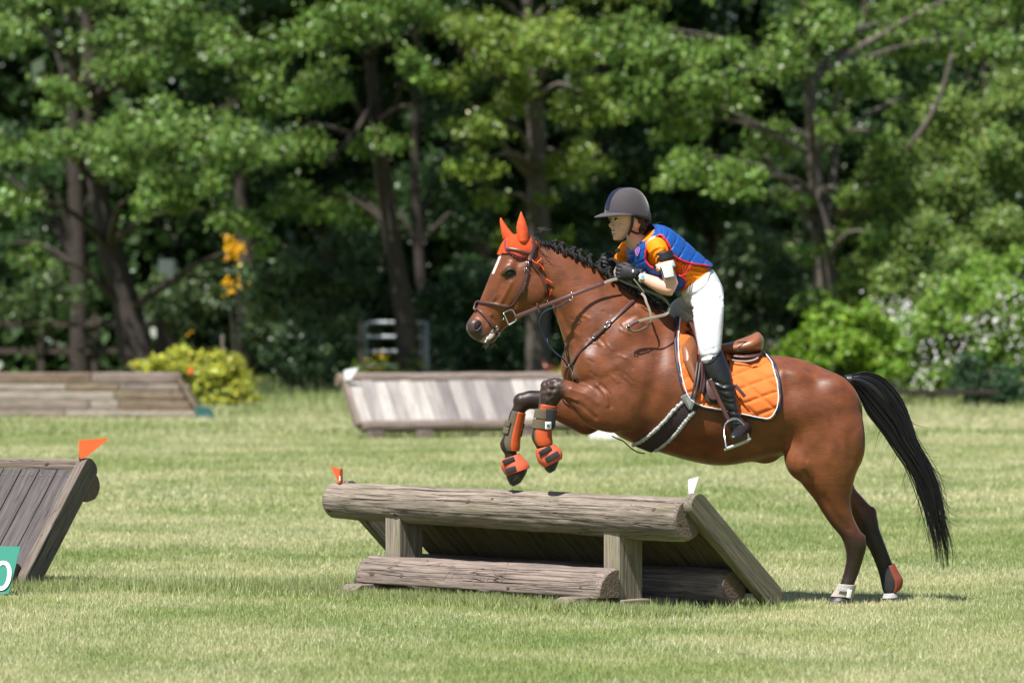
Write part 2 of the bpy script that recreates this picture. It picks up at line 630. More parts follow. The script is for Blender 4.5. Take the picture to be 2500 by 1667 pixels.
flag_orange = mat('orange_flag_plastic', (0.80, 0.13, 0.035), 0.45, 0.4, vary=0.04)
flag_white = mat('white_flag_plastic', (0.80, 0.81, 0.82), 0.45, 0.4, vary=0.03)
green_sign = mat('green_sign_paint', (0.032, 0.235, 0.17), 0.5, 0.4, vary=0.05)
green_shaded = mat('shaded_green_sign_paint', (0.006, 0.065, 0.055), 0.5, 0.4, vary=0.05)  # the shade on the far board is put into its green
blue_grey_paint = mat('blue_grey_lettering', (0.16, 0.24, 0.36), 0.5, 0.3, vary=0.02)
white_paint = mat('white_lettering_paint', (0.82, 0.82, 0.80), 0.5, 0.3, vary=0.02)
dark_paint = mat('dark_lettering', (0.13, 0.10, 0.085), 0.9, 0.1, vary=0.1)

def frame(o, ex, ey):
    """matrix with local x = ex, local y = ey"""
    ex = Vector(ex).normalized()
    ey = Vector(ey)
    ez = ex.cross(ey).normalized()
    ey = ez.cross(ex).normalized()
    m = Matrix((ex, ey, ez)).transposed().to_4x4()
    m.translation = Vector(o)
    return m

def log_geo(length, r0, r1, seed, ns=40, nl=60, rough=0.006, prof=None, ends=0.018, bow=0.0):
    v = []
    sv = Vector((seed * 3.7, seed * 1.3, seed * 2.1))
    for i in range(nl + 1):
        t = i / nl
        for j in range(ns):
            a = 2 * math.pi * j / ns
            c, s = math.cos(a), math.sin(a)
            r = r0 + (r1 - r0) * t
            q = Vector((t * length * 3.2, c * 2.2 * 0.5, s * 2.2 * 0.5)) + sv
            d = rough * mnoise.noise(q) + rough * 0.5 * mnoise.noise(q * 3.1)
            g = Vector((t * length * 1.0, c * 9, s * 9)) + sv
            d += -0.004 * max(0, 1 - abs(mnoise.noise(g)) * 14) * (1 if mnoise.noise(q * 0.7) > -0.1 else 0)
            e = min(t, 1 - t) * length
            if e < ends: d -= (1 - e / ends) ** 2 * ends * 0.6
            y, z = c * (r + d), s * (r + d)
            if prof: y, z = prof(y, z, r)
            v.append((t * length, y, z + bow * math.sin(math.pi * t)))
    return v, ring_faces(nl + 1, ns)

def log(name, m, length, r0, r1, seed, material, parent, ends_mat=None, **k):
    v, f = log_geo(length, r0, r1, seed, **k)
    o = new_obj(name, v, f, material, parent=None, matrix=m)
    if ends_mat:
        o.data.materials.append(ends_mat)
        o.data.polygons[len(f) - 1].material_index = 1
        o.data.polygons[len(f) - 2].material_index = 1
    o.data.polygons[len(f) - 1].use_smooth = False
    o.data.polygons[len(f) - 2].use_smooth = False
    return attach(o, parent)

def plank(name, m, L, W, T, material, parent, bev=0.006, rnd=0.0):
    """board: local x 0..L, y +-W/2, z +-T/2; rnd rounds the ends seen flat-on"""
    if rnd:
        pts = []
        for (cx, a0) in ((L - rnd, -90), (L - rnd, 0), (rnd, 90), (rnd, 180)):
            sy = -1 if a0 in (-90, 180) else 1
            for k in range(7):
                a = R(a0 + 15 * k)
                pts.append((cx + rnd * math.cos(a), sy * (W / 2 - rnd) + rnd * math.sin(a)))
        n = len(pts)
        v = [(x, y, -T / 2) for x, y in pts] + [(x, y, T / 2) for x, y in pts]
        f = [tuple(reversed(range(n))), tuple(range(n, 2 * n))] + [(i, (i + 1) % n, n + (i + 1) % n, n + i) for i in range(n)]
    else:
        v, f = box((L / 2, 0, 0), (L / 2, W / 2, T / 2))
    o = new_obj(name, v, f, material, smooth=False, matrix=m)
    bevel_mesh(o.data, bev, 2)
    return attach(o, parent)

UP = Vector((0, 0, 1))
# --- the log jump in the middle ---------------------------------------------------
U3, V3 = Vector((fu[0], fu[1], 0)), Vector((fv[0], fv[1], 0))
FO = Vector((fence_o[0], fence_o[1], 0))
def F(u, v, z): return FO + U3 * u + V3 * v + UP * z
jump = empty('log_jump', F(1.3, 0.2, 0), 'long grey timber log jump with a slatted lean-to back under the horse', 'jump')
log('top_log', frame(F(0.0, 0, 0.470), F(2.70, 0, 0.495) - F(0, 0, 0.470), V3), 2.70, 0.115, 0.099, 1, wood_log, jump, wood_endgrain, nl=110, ns=64, rough=0.007, ends=0.03)
for u0 in (0.425, 2.08):
    plank('support_post', frame(F(u0 + 0.057, 0.01, 0.0), UP, V3), 0.44, 0.175, 0.113, wood_post, jump, bev=0.005)
def quarter(y, z, r):
    # quarter-round: flat at the back and underneath
    return (min(y, r * 0.62), max(z, -r * 0.62))
log('ground_log', frame(F(0.40, -0.118, 0.070), U3 * 1.0 + UP * 0.004, -V3), 1.86, 0.142, 0.134, 5, wood_grey, jump, wood_endgrain, nl=80, ns=56,
    prof=lambda y, z, r: (max(y, -.012), max(z, -.010)))
log('back_log', frame(F(0.05, 0.40, 0.10), U3, V3), 2.45, 0.10, 0.095, 9, wood_grey, jump, wood_endgrain)
# wedge feet and the sole plate
def wedge(u0, v0, v1, w, h):
    vs = [F(u0, v0, 0), F(u0 + w, v0, 0), F(u0, v0 + 0.16, h), F(u0 + w, v0 + 0.16, h), F(u0, v1, h), F(u0 + w, v1, h), F(u0, v1, 0), F(u0 + w, v1, 0)]
    vs = [p - FO for p in vs]
    return [tuple(p) for p in vs], [(0, 1, 3, 2), (2, 3, 5, 4), (4, 5, 7, 6), (0, 2, 4, 6), (1, 7, 5, 3), (0, 6, 7, 1)]
for u0 in (0.47, 2.10):
    v, f = wedge(u0, -0.50, -0.10, 0.13, 0.064)
    o = new_obj('foot_wedge', v, f, wood_grey, smooth=False, matrix=Matrix.Translation(FO))
    bevel_mesh(o.data, 0.006)
    attach(o, jump)
for u0 in (0.38, 2.04):
    plank('sole_plate', frame(F(u0 + 0.1, -0.095, 0.02), V3, U3), 0.42, 0.2, 0.05, wood_post, jump)
# sloping back: end boards and slats
sl0, sl1 = (-0.035, 0.585), (0.615, 0.035)
sdir = V3 * (sl1[0] - sl0[0]) + UP * (sl1[1] - sl0[1])
slen = sdir.length
sn = V3 * 0.646 + UP * 0.763
plank('end_board', frame(F(-0.032, sl0[0], sl0[1]), sdir, sn), slen + 0.03, 0.128, 0.058, wood_board, jump, bev=0.006, rnd=0.06)
plank('end_board', frame(F(2.62, sl0[0] + 0.03, sl0[1]), sdir, sn), slen, 0.12, 0.055, wood_board, jump, bev=0.006, rnd=0.06)
u0 = 0.02
for k in range(18):
    w = 0.125 + 0.012 * random.random()
    if u0 + w > 2.58: break
    plank('slat', frame(F(u0 + w / 2, sl0[0] + 0.10, sl0[1] - 0.045 + 0.004 * random.random()), sdir, U3), slen - 0.12, w, 0.026, wood_dark, jump, bev=0.004)
    u0 += w + 0.003
# carved scribble on the ground log (strokes follow the log's round face)
strokes = [[(1104, 1383), (1093, 1400), (1082, 1416)], [(1095, 1385), (1107, 1381), (1112, 1387), (1104, 1395), (1094, 1399)],
           [(1110, 1396), (1105, 1406), (1101, 1415)], [(1108, 1400), (1116, 1397)], [(1123, 1398), (1118, 1406), (1121, 1412), (1127, 1406), (1124, 1399)],
           [(1167, 1386), (1159, 1403), (1152, 1417), (1167, 1420)], [(1167, 1389), (1182, 1387)], [(1176, 1405), (1172, 1416)], [(1184, 1405), (1180, 1417)],
           [(1194, 1404), (1190, 1417)], [(1212, 1404), (1206, 1418)], [(1207, 1394), (1205, 1399), (1212, 1403)], [(1220, 1398), (1226, 1402), (1233, 1397)],
           [(1238, 1388), (1231, 1403), (1229, 1413), (1222, 1421), (1218, 1421)]]
bv = None
gl = [c for c in jump.children if c.name.startswith('ground_log')][0]
glm = wmat(gl)
bv = BVHTree.FromPolygons([glm @ v.co for v in gl.data.vertices], [tuple(p.vertices) for p in gl.data.polygons])
mb = MB()
camp = cam.location
def cast(bvh, px, py, off=0.0):
    d = (P(px, py, 0) - camp).normalized()
    h = bvh.ray_cast(camp, d)
    if h[0] is None: return None, None
    n = h[1]
    if n.dot(d) > 0: n = -n
    return h[0] + n * off, n
for s in strokes:
    q = cr(s, (len(s) - 1) * 4 + 1)
    pts, ns = [], []
    for x, y in q:
        p, n_ = cast(bv, x, y, 0.0005)
        if p is not None: pts.append(p); ns.append(n_)
    if len(pts) > 2: mb.add(*ribbon(pts, ns, 0.0035, 0.002))
tag(mb.build('carved_lettering', dark_paint, gl), kind='stuff')

# long drying cracks and knots on the two front logs
tl = [c for c in jump.children if c.name.startswith('top_log')][0]
tlm = wmat(tl)
tbv = BVHTree.FromPolygons([tlm @ v.co for v in tl.data.vertices], [tuple(p.vertices) for p in tl.data.polygons])
crk = random.Random(12)
crack_m = mat('crack_shadow', (0.035, 0.026, 0.022), 0.95, 0.05, vary=0.2)
def crack_set(bvh, x0, x1, ta, tb_, da, db, n, parent):
    mb = MB()
    for k in range(n):
        xs = crk.uniform(x0, x1 - 60); L = crk.uniform(60, 330); fr = crk.uniform(.06, .86); w = crk.uniform(.0012, .0034)
        pts, ns, ws = [], [], []
        m = max(6, int(L / 9))
        off, dr = 0.0, crk.uniform(-.03, .03)
        for i in range(m + 1):
            x = xs + L * i / m
            if x > x1: break
            t = (x - x0) / (x1 - x0)
            off += crk.gauss(0, .35)
            y = ta + (tb_ - ta) * t + (da + (db - da) * t) * (fr + dr * i / m) + off
            p, n_ = cast(bvh, x, y, .0004)
            if p is None: break
            pts.append(p); ns.append(n_); ws.append(max(.0005, w * math.sin(math.pi * (i + .4) / (m + .8)) ** .6))
        if len(pts) > 4: mb.add(*ribbon(pts, ns, ws, .0012))
    tag(mb.build('cracks', crack_m, parent), kind='stuff')
crack_set(tbv, 800, 1672, 1180, 1212, 80, 105, 34, tl)
crack_set(bv, 868, 1462, 1364, 1388, 58, 68, 22, gl)
knot_m = mat('knot', (0.10, 0.07, 0.055), 0.9, 0.15, vary=0.5, scale=120)
for bvh, par, ks in ((tbv, tl, ((1142, 1223, 7), (1596, 1243, 6), (803, 1245, 8), (1202, 1217, 4), (965, 1256, 7), (1415, 1300, 5))), (bv, gl, ((908, 1400, 8), (980, 1405, 6), (1240, 1434, 6), (1240, 1376, 3), (1417, 1434, 4)))):
    for x, y, r in ks:
        p, n_ = cast(bvh, x, y, 0)
        if p is None: continue
        t1 = (U3 - n_ * U3.dot(n_)).normalized(); t2 = n_.cross(t1)
        k_ = r * m_per_px(0)
        v, f = ellipsoid(p, (t1 * k_ * 1.2, t2 * k_ * .8, n_ * .003), 14, 6)
        new_obj('knot', v, f, knot_m, par)

def flag(name, pts, y, material, label, thick=0.004, staff=None, cat='flag', depth_dir=0.0, group=None):
    """small plastic corner flag: flat sheet with a bent edge, on a short peg"""
    e = empty(name, P(staff[0], staff[1], y), label, cat, group)
    front = [P(x, yy, y + depth_dir * (x - pts[0][0]) * m_per_px(y)) for x, yy in pts]
    n = len(front)
    back = [p + Vector((0, thick, 0)) for p in front]
    new_obj('sheet', [tuple(p) for p in front + back], [tuple(range(n)), tuple(reversed(range(n, 2 * n)))] + [(i, n + i, n + (i + 1) % n, (i + 1) % n) for i in range(n)], material, e, smooth=False)
    a, b = P(staff[0], staff[1], y + 0.006), P(staff[2], staff[3], y + 0.006)
    v, f = tube([a, (a + b) / 2, b], 0.006, ns=8, sub=1)
    new_obj('peg', v, f, material, e)
    return e
yl = 1.05
e = flag('flag', [(807, 1138), (829, 1144), (831, 1178), (826, 1178)], yl, flag_orange, 'orange plastic flag on the left end of the log jump', staff=(829, 1182, 829, 1143))
new_obj('sheet', [tuple(P(x, y_, yl - 0.004 + d)) for x, y_, d in ((829, 1144, 0), (837, 1144, .05), (837, 1178, .05), (829, 1178, 0))], [(0, 1, 2, 3)], flag_orange, e, smooth=False)
new_obj('sticker', [tuple(P(x, y_, yl - 0.010)) for x, y_ in ((828, 1161), (831, 1161), (831, 1173), (827.5, 1173))], [(0, 1, 2, 3)], flag_white, e, smooth=False)
flag('flag', [(1681, 1170), (1706, 1163), (1691, 1211), (1682, 1212)], -0.70, flag_white, 'white plastic flag on the right end of the log jump', staff=(1683, 1215, 1683, 1172))

# --- the ramp jump cut off by the left edge ----------------------------------------
yb = 1.30
be = R(32)
LU = Vector((-math.cos(be), math.sin(be), 0))       # along the jump, out of the picture
LV = Vector((-math.sin(be), -math.cos(be), 0))      # from the crest down to the foot
LO = P(214, 1430, yb + 0.35); LO.z = 0
def G(u, v, z): return LO + LU * u + LV * v + UP * z
rj = empty('ramp_jump', G(0.8, 0.3, 0), 'dark plank ramp jump cut off by the left edge', 'jump')
wood_ramp_end = mat_wood('ramp_end_board', (0.20, 0.165, 0.135), (0.11, 0.09, 0.075))  # darker wood, with the shade of the board's side put into it
top, foot = (0.0, 0.655), (0.56, 0.02)
rd = LV * (foot[0] - top[0]) + UP * (foot[1] - top[1])
rl = rd.length
rn = LU.cross(rd).normalized()
if rn.z < 0: rn = -rn
for k in range(13):
    plank('plank', frame(G(0.115 + 0.128 * k, 0.02, 0.625) + rn * (0.012 + 0.004 * random.random()), rd, LU), rl - 0.10, 0.120, 0.035, wood_purple, rj, bev=0.004)
    for dx in (-0.03, 0.03):
        c = G(0.115 + 0.128 * k + dx, 0.02, 0.625) + rn * 0.034 + rd.normalized() * 0.045
        v, f = ellipsoid(c, (rd.normalized() * 0.006, LU * 0.006, rn * 0.003), 8, 5)
        if k < 6: new_obj('nail', v, f, wood_grey, rj)
plank('cap_board', frame(G(0.045, -0.02, 0.675), LU, LV), 1.75, 0.09, 0.055, wood_grey, rj, bev=0.008)
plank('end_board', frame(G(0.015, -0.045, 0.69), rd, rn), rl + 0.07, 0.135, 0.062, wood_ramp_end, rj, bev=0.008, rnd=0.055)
log('top_log', frame(G(0.03, -0.075, 0.55), LU, LV), 1.8, 0.09, 0.09, 21, wood_grey, rj, wood_endgrain)
log('ground_log', frame(G(0.06, 0.58, 0.075), LU, LV), 1.8, 0.075, 0.075, 22, wood_log, rj, wood_endgrain)
flag('flag', [(193, 1074), (267, 1069), (208, 1118), (194, 1118)], yb + 0.32, flag_orange, 'orange triangular flag on the ramp jump at the left edge', staff=(195, 1124, 195, 1074))

def text_mesh(txt, size, extrude=0.001):
    cu = bpy.data.curves.new('t', 'FONT')
    cu.body = txt
    cu.size = size
    cu.align_x = 'CENTER'
    cu.extrude = extrude
    o = bpy.data.objects.new('t', cu)
    COL.objects.link(o)
    dg = bpy.context.evaluated_depsgraph_get()
    me = bpy.data.meshes.new_from_object(o.evaluated_get(dg))
    bpy.data.objects.remove(o)
    return me

def number_sign(name, corners, y, txt, size, tpos, label, tcol=white_paint, lean=0.25, scx=0.8, board=None):
    """upright board given by four photo corners (tl,tr,br,bl); the top leans back"""
    base = P((corners[2][0] + corners[3][0]) / 2, (corners[2][1] + corners[3][1]) / 2, y)
    e = empty(name, base, label, 'sign')
    def pt(px, py, off=0.0):
        p = P(px, py, y)
        h = p.z - base.z
        q = P(px, py, y + lean * h)
        return q + Vector((0, -off, off * lean))
    fr = [pt(*c) for c in corners]
    bk = [p + Vector((0, 0.02, 0)) for p in fr]
    o = new_obj('board', [tuple(p) for p in fr + bk], [(3, 2, 1, 0), (4, 5, 6, 7), (0, 1, 5, 4), (1, 2, 6, 5), (2, 3, 7, 6), (3, 0, 4, 7)], board or green_sign, e, smooth=False)
    me = text_mesh(txt, size)
    me.materials.append(tcol)
    t = bpy.data.objects.new('number', me)
    COL.objects.link(t)
    c = pt(tpos[0], tpos[1], 0.004)
    ex = (fr[2] - fr[3]).normalized()
    ez = (fr[0] - fr[3]).normalized()
    m = Matrix((ex * scx, ez, ex.cross(ez).normalized())).transposed().to_4x4()
    m.translation = c
    t.matrix_world = m
    attach(t, e)
    return e
number_sign('number_sign', [(-60, 1332), (50, 1334), (21, 1449), (-90, 1449)], 0.55, '0', 0.235, (0, 1440), 'green number board with a white 0 leaning at the ramp jump', scx=1.0)

# --- pale plank jump behind, left of the horse --------------------------------------
yk = 31.3
sk = m_per_px(yk)
kb = R(22)
KU = Vector((math.cos(kb), math.sin(kb), 0))        # along, to the right
KV = Vector((-KU.y, KU.x, 0)) * -1                    # towards the camera
KO = P(846, 1068, yk + 0.1); KO.z = 0
def K(u, v, z): return KO + KU * u + KV * v + UP * z
pj = empty('plank_jump', K(1.5, 0, 0), 'pale grey plank jump with a log top behind the horse', 'jump')
kt, kf = (0.0, 0.66), (0.50, 0.13)
kd = KV * (kf[0] - kt[0]) + UP * (kf[1] - kt[1])
kn = KU.cross(kd).normalized()
if kn.y > 0: kn = -kn
log('top_log', frame(K(-0.10, -0.05, 0.67), KU, KV), 3.3, 0.085, 0.08, 31, wood_grey, pj, wood_endgrain, nl=40, ns=24)
for k in range(20):
    w = 0.152
    plank('plank', frame(K(0.08 + 0.158 * k, kt[0], kt[1]) + kn * (0.012 * random.random()), kd, KU), kd.length, w, 0.03, wood_pale[(0, 1, 0, 1, 0, 0, 1, 2, 1, 2, 1, 2, 2, 0, 1, 0, 1, 0, 1, 0)[k]], pj, bev=0.004)
log('base_log', frame(K(0.0, 0.50, 0.135), KU, KV), 3.2, 0.075, 0.075, 33, wood_grey, pj, wood_endgrain, nl=40, ns=24)
for u0 in (0.05, 0.66, 2.0, 2.9):
    plank('foot_block', frame(K(u0, 0.62, 0.045), KU, KV), 0.16, 0.2, 0.09, wood_grey, pj)
plank('end_board', frame(K(-0.03, -0.05, 0.71), kd, kn), kd.length + 0.07, 0.11, 0.06, wood_grey, pj, rnd=0.05)
flag('flag', [(840, 905), (850, 901), (875, 897), (856, 927), (842, 927)], yk, flag_white, 'white plastic flag on the left end of the pale plank jump', staff=(843, 932, 843, 903))
# white marker block at its right end
wm_ = empty('marker_block', P(1465, 1082, yk - 0.6), 'white ribbed marker block on the grass beside the pale plank jump', 'marker')
for k in range(5):
    v, f = box(P(1446 + 14 * k, 1066 + k * 1.6, yk - 0.6), (0.030, 0.03, 0.085))
    o = new_obj('rib', v, f, white_paint, wm_, smooth=False); bevel_mesh(o.data, 0.006)
v, f = box(P(1474, 1072, yk - 0.55), (0.165, 0.02, 0.075)); new_obj('backing', v, f, white_paint, wm_, smooth=False)

# --- stacked timber wall at the far left ---------------------------------------------
yw = 41.0
wj = empty('timber_wall_jump', P(240, 1018, yw), 'weathered stacked timber wall jump by the yellow bush', 'jump')
wm2 = [mat_wood('wall_timber_%d' % i, l, d, crack_amt=0.8, patch=0.5) for i, (l, d) in enumerate((((0.36, 0.29, 0.25), (0.17, 0.13, 0.11)), ((0.44, 0.38, 0.335), (0.24, 0.19, 0.165)), ((0.29, 0.215, 0.16), (0.13, 0.09, 0.065))))]
hts = [(1022, 1003), (1003, 979), (979, 957), (957, 938), (938, 909)]
ends = [489, 483, 473, 463, 440]
for i, ((b0, t0), ex) in enumerate(zip(hts, ends)):
    back = 0.07 * i
    z0, z1 = P(0, b0, yw).z, P(0, t0, yw).z
    xs = [P(-260, 0, yw).x] + [P(q, 0, yw).x for q in ((160 + 60 * (i % 3)), (330 - 40 * (i % 2)))][: 1 + (i % 2)] + [P(ex, 0, yw).x]
    for a, b in zip(xs[:-1], xs[1:]):
        m = frame(Vector((a + 0.004, yw + back, (max(z0, 0) + z1) / 2)), (1, 0, 0), (0, 1, 0))
        plank('timber', m, b - a - 0.008, 0.16, z1 - max(z0, 0) - 0.012, wm2[(i + len(wj.children)) % 3], wj, bev=0.026)
plank('end_board', frame(P(432, 917, yw + 0.22), P(492, 1012, yw - 0.14) - P(432, 917, yw + 0.22), (0, 1, 0)), 0.70, 0.2, 0.06, wood_dark, wj, rnd=0.05)
flag('flag', [(460, 899), (470, 897), (471, 912), (461, 910)], yw + 0.25, flag_orange, 'small orange red flag at the end of the timber wall', staff=(461, 922, 461, 898))
number_sign('number_sign', [(478, 990), (514, 995), (527, 1024), (479, 1028)], yw - 0.5, '10', 0.10, (502, 1024), 'small shaded green number board at the foot of the timber wall', scx=0.9, tcol=blue_grey_paint, board=green_shaded)
# ---------------------------------------------------------------- trees, shrubs, fence and gate behind the field
leaf_mat = mat_attr('leaves', rough=0.42, spec=0.40, translucent=0.18)
bark = mat('bark', (0.050, 0.041, 0.036), 0.9, 0.15, vary=0.45, scale=9, bump=1.0, bscale=20)
bark_pale = mat('pale_bark', (0.115, 0.098, 0.085), 0.9, 0.15, vary=0.35, scale=7, bump=0.8, bscale=18)
lr = np.random.default_rng(2024)

def leaf_quads(cen, out, size, cols, r):
    """diamond leaves at cen (n,3), facing roughly along out (n,3)"""
    n = len(cen)
    nrm = out * .8 + r.normal(0, .9, (n, 3)) + np.array((-.08, -.15, .40))
    nrm /= np.linalg.norm(nrm, axis=1)[:, None] + 1e-9
    t = r.normal(0, 1, (n, 3)) + np.array((0, 0, -.6))
    t -= nrm * (t * nrm).sum(1)[:, None]
    t /= np.linalg.norm(t, axis=1)[:, None] + 1e-9
    b = np.cross(nrm, t)
    L = (size * (.6 + .7 * r.random(n)))[:, None]
    v = np.empty((n, 4, 3))
    v[:, 0] = cen - t * L * .5
    v[:, 1] = cen + b * L * .33 + nrm * L * .07 - t * L * .05
    v[:, 2] = cen + t * L * .5
    v[:, 3] = cen - b * L * .33 + nrm * L * .07 - t * L * .05
    return v.reshape(-1, 3), np.repeat(cols, 4, axis=0)

def bough_leaves(c, rad, n, size, col, r, flat=.62, sub=None, colvar=.30):
    """one bough: sprays of leaves gathered round it, drooping outwards"""
    sub = sub or max(5, int(9 + rad * 5))
    d = r.normal(0, 1, (sub, 3)); d /= np.linalg.norm(d, axis=1)[:, None]
    d *= (r.random(sub) ** .45)[:, None] * rad
    d[:, 2] = d[:, 2] * flat - .22 * np.hypot(d[:, 0], d[:, 1])
    w = r.random(sub) + .35
    k = np.maximum(4, (n * w / w.sum()).astype(int))
    C, O, K = [], [], []
    for i in range(sub):
        e = r.normal(0, 1, (k[i], 3)) * np.array((.22, .22, .13)) * rad
        e[:, 2] -= .25 * np.hypot(e[:, 0], e[:, 1])
        C.append(c + d[i] + e)
        O.append(np.repeat(d[i][None] / rad * .9, k[i], 0) + e / rad)
        K.append(np.repeat((col * (1 + r.normal(0, .10)))[None], k[i], 0))
    C, O, K = np.vstack(C), np.vstack(O), np.vstack(K)
    K = K * (1 + r.normal(0, colvar, len(K)))[:, None]
    K[:, 0] *= 1 + r.normal(0, .12, len(K))
    return leaf_quads(C, O, np.full(len(C), size), np.clip(K, .005, 1), r)

def make_tree(name, label, trunk, y, boughs, col, material=None, limbs=(), leaf=.090, dens=420, group='trees at the edge of the field', fill=0, fillbox=None, cat='tree', tall=9, gain=1.0):
    material = material or bark
    base = P(trunk[0][0], trunk[0][1], y); base.z = 0
    e = empty(name, base, label, cat, group)
    pts = [P(a, b, y) for a, b, r_ in trunk]
    pts[0].z = min(pts[0].z, 0.0) - .05
    rads = [r_ for a, b, r_ in trunk]
    mb = MB()
    v, f = tube(pts, rads, 14, 5)
    v = [p + Vector((mnoise.noise(p * 2.3) * .035, mnoise.noise(p * 2.3 + Vector((9, 0, 0))) * .035, 0)) for p in v]
    new_obj('trunk', v, f, material, e)
    for l in limbs:
        v, f = tube([P(a, b, y + dy) for a, b, dy, r_ in l], [r_ for a, b, dy, r_ in l], 9, 4)
        new_obj('limb', v, f, material, e)
    V, K = [], []
    bl = list(boughs)
    for i in range(fill):
        bl.append((lr.uniform(fillbox[0], fillbox[1]), lr.uniform(fillbox[2], fillbox[3]), lr.uniform(-2.2, 2.2), lr.uniform(85, 150)))
    tw = MB()
    for (a, b, dy, rp) in bl:
        c = P(a, b, y + dy)
        rad = rp * m_per_px(y + dy)
        n = int(3.4 * dens * (rad / .8) ** 2)
        rad *= .84
        v, k = bough_leaves(np.array(c), rad, n, leaf, np.array(col), lr)
        V.append(v); K.append(k)
        # a branch from the trunk to the bough
        j = min(range(len(pts)), key=lambda q: (pts[q] - c).length + (2.0 if pts[q].z > c.z else 0))
        s0 = pts[j]
        mid = (s0 + c) / 2 + Vector((lr.normal(0, .15), lr.normal(0, .15), .25))
        tw.add(*tube([s0, mid, c], [max(.03, rads[j] * .35), .04, .015], 6, 4))
    # the high part of the crown, above the picture, that keeps the wood below in shade
    for i in range(tall):
        a, b, dy = lr.uniform(trunk[-1][0] - 330, trunk[-1][0] + 330), lr.uniform(-1150, -180), lr.uniform(-.5, 7)
        c = P(a, b, y + dy)
        v, k = bough_leaves(np.array(c), lr.uniform(1.5, 2.1), 420, .37, np.array(col), lr, flat=.5)
        V.append(v); K.append(k)
    if tw.v: tag(tw.build('branches', material, e), kind='stuff')
    o = fast_mesh('crown', np.vstack(V), 4, leaf_mat, np.vstack(K), e)
    tag(o, kind='stuff')
    return e

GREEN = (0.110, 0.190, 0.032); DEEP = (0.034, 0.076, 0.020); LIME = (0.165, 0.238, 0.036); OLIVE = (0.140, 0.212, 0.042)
make_tree('broadleaf_tree', 'broad tree with long leafy sprays left of the yellow blossoms', [(350, 905, .30), (312, 760, .25), (268, 600, .21), (238, 450, .17), (222, 250, .14), (215, 0, .12), (212, -320, .08)], 57,
          [(230, 330, -4, 130), (400, 300, -5, 150), (560, 330, -5, 150), (650, 230, -4, 110), (480, 430, -5, 120), (370, 470, -5, 100), (570, 520, -5, 85), (300, 390, -4, 110), (50, 340, -3, 90), (30, 480, -3, 80), (150, 230, -3, 90), (640, 590, -4, 55),
           (50, 50, -2, 110), (270, 110, -3, 140), (470, 70, -3, 140), (600, 120, -4, 110), (380, 0, -3, 130), (150, -60, -2, 140), (300, -200, -1, 170), (500, -160, -2, 170), (80, 620, -1, 60)], (.128, .212, .042), dens=430)
make_tree('slender_tree', 'slender dark trunked tree standing right of the metal gate', [(1003, 925, .21), (986, 760, .175), (955, 560, .15), (925, 350, .13), (905, 150, .10), (895, -180, .06)], 56.6,
          [(760, 70, -3, 130), (870, 40, -3, 110), (800, 190, -2, 110), (930, 330, -1, 80), (720, 330, -1, 110), (1010, 150, -2, 90), (1000, 0, -2, 120), (720, 480, 0, 90), (860, 480, 1, 90), (900, -180, -1, 180), (700, -150, -1, 160)], GREEN,
          limbs=[[(915, 250, 0, .06), (860, 330, -1, .045), (800, 400, -1.6, .03)], [(905, 110, 0, .05), (950, 100, -1.5, .04), (1000, 80, -2, .02)], [(920, 300, 0, .05), (980, 260, -1, .035), (1060, 262, -1.4, .02)]], dens=400)
make_tree('thin_tree', 'thin tree trunk rising behind the slender dark tree', [(1045, 900, .11), (1022, 600, .10), (1012, 350, .08), (1020, 0, .06), (1030, -250, .05)], 66,
          [(1060, 420, 1, 110), (1120, 520, 1, 100), (980, 520, 1, 90), (1080, 250, 1, 120), (1150, 640, 0, 90), (1020, -150, 0, 200)], DEEP, dens=330)
make_tree('forked_tree', 'grey trunked tree directly above the horse head', [(1318, 900, .22), (1312, 760, .21), (1315, 560, .20), (1312, 420, .19), (1305, 250, .15), (1290, 60, .11), (1285, -220, .07)], 58,
          [(1120, 50, -3, 110), (1210, 110, -3, 120), (1170, 290, -3, 95), (1150, 400, -3, 85), (1250, 220, -2, 100), (1360, 80, -3, 140), (1430, 230, -2, 120), (1110, 190, -3, 80), (1200, 470, -2, 60), (1400, 380, 0, 110), (1260, 610, -1, 60), (1370, 590, -1, 60), (1310, 700, -1.2, 70), (1225, 560, -1.5, 55), (1340, 480, -.9, 40), (1300, -160, -1, 190), (1120, -120, -2, 150), (1470, -100, -1, 170)],
          LIME, bark_pale, limbs=[[(1310, 440, 0, .10), (1270, 402, -.6, .08), (1240, 370, -1, .05), (1222, 320, -1.2, .03)], [(1300, 230, 0, .08), (1200, 160, -1.6, .05), (1160, 130, -2, .03)]], dens=400)
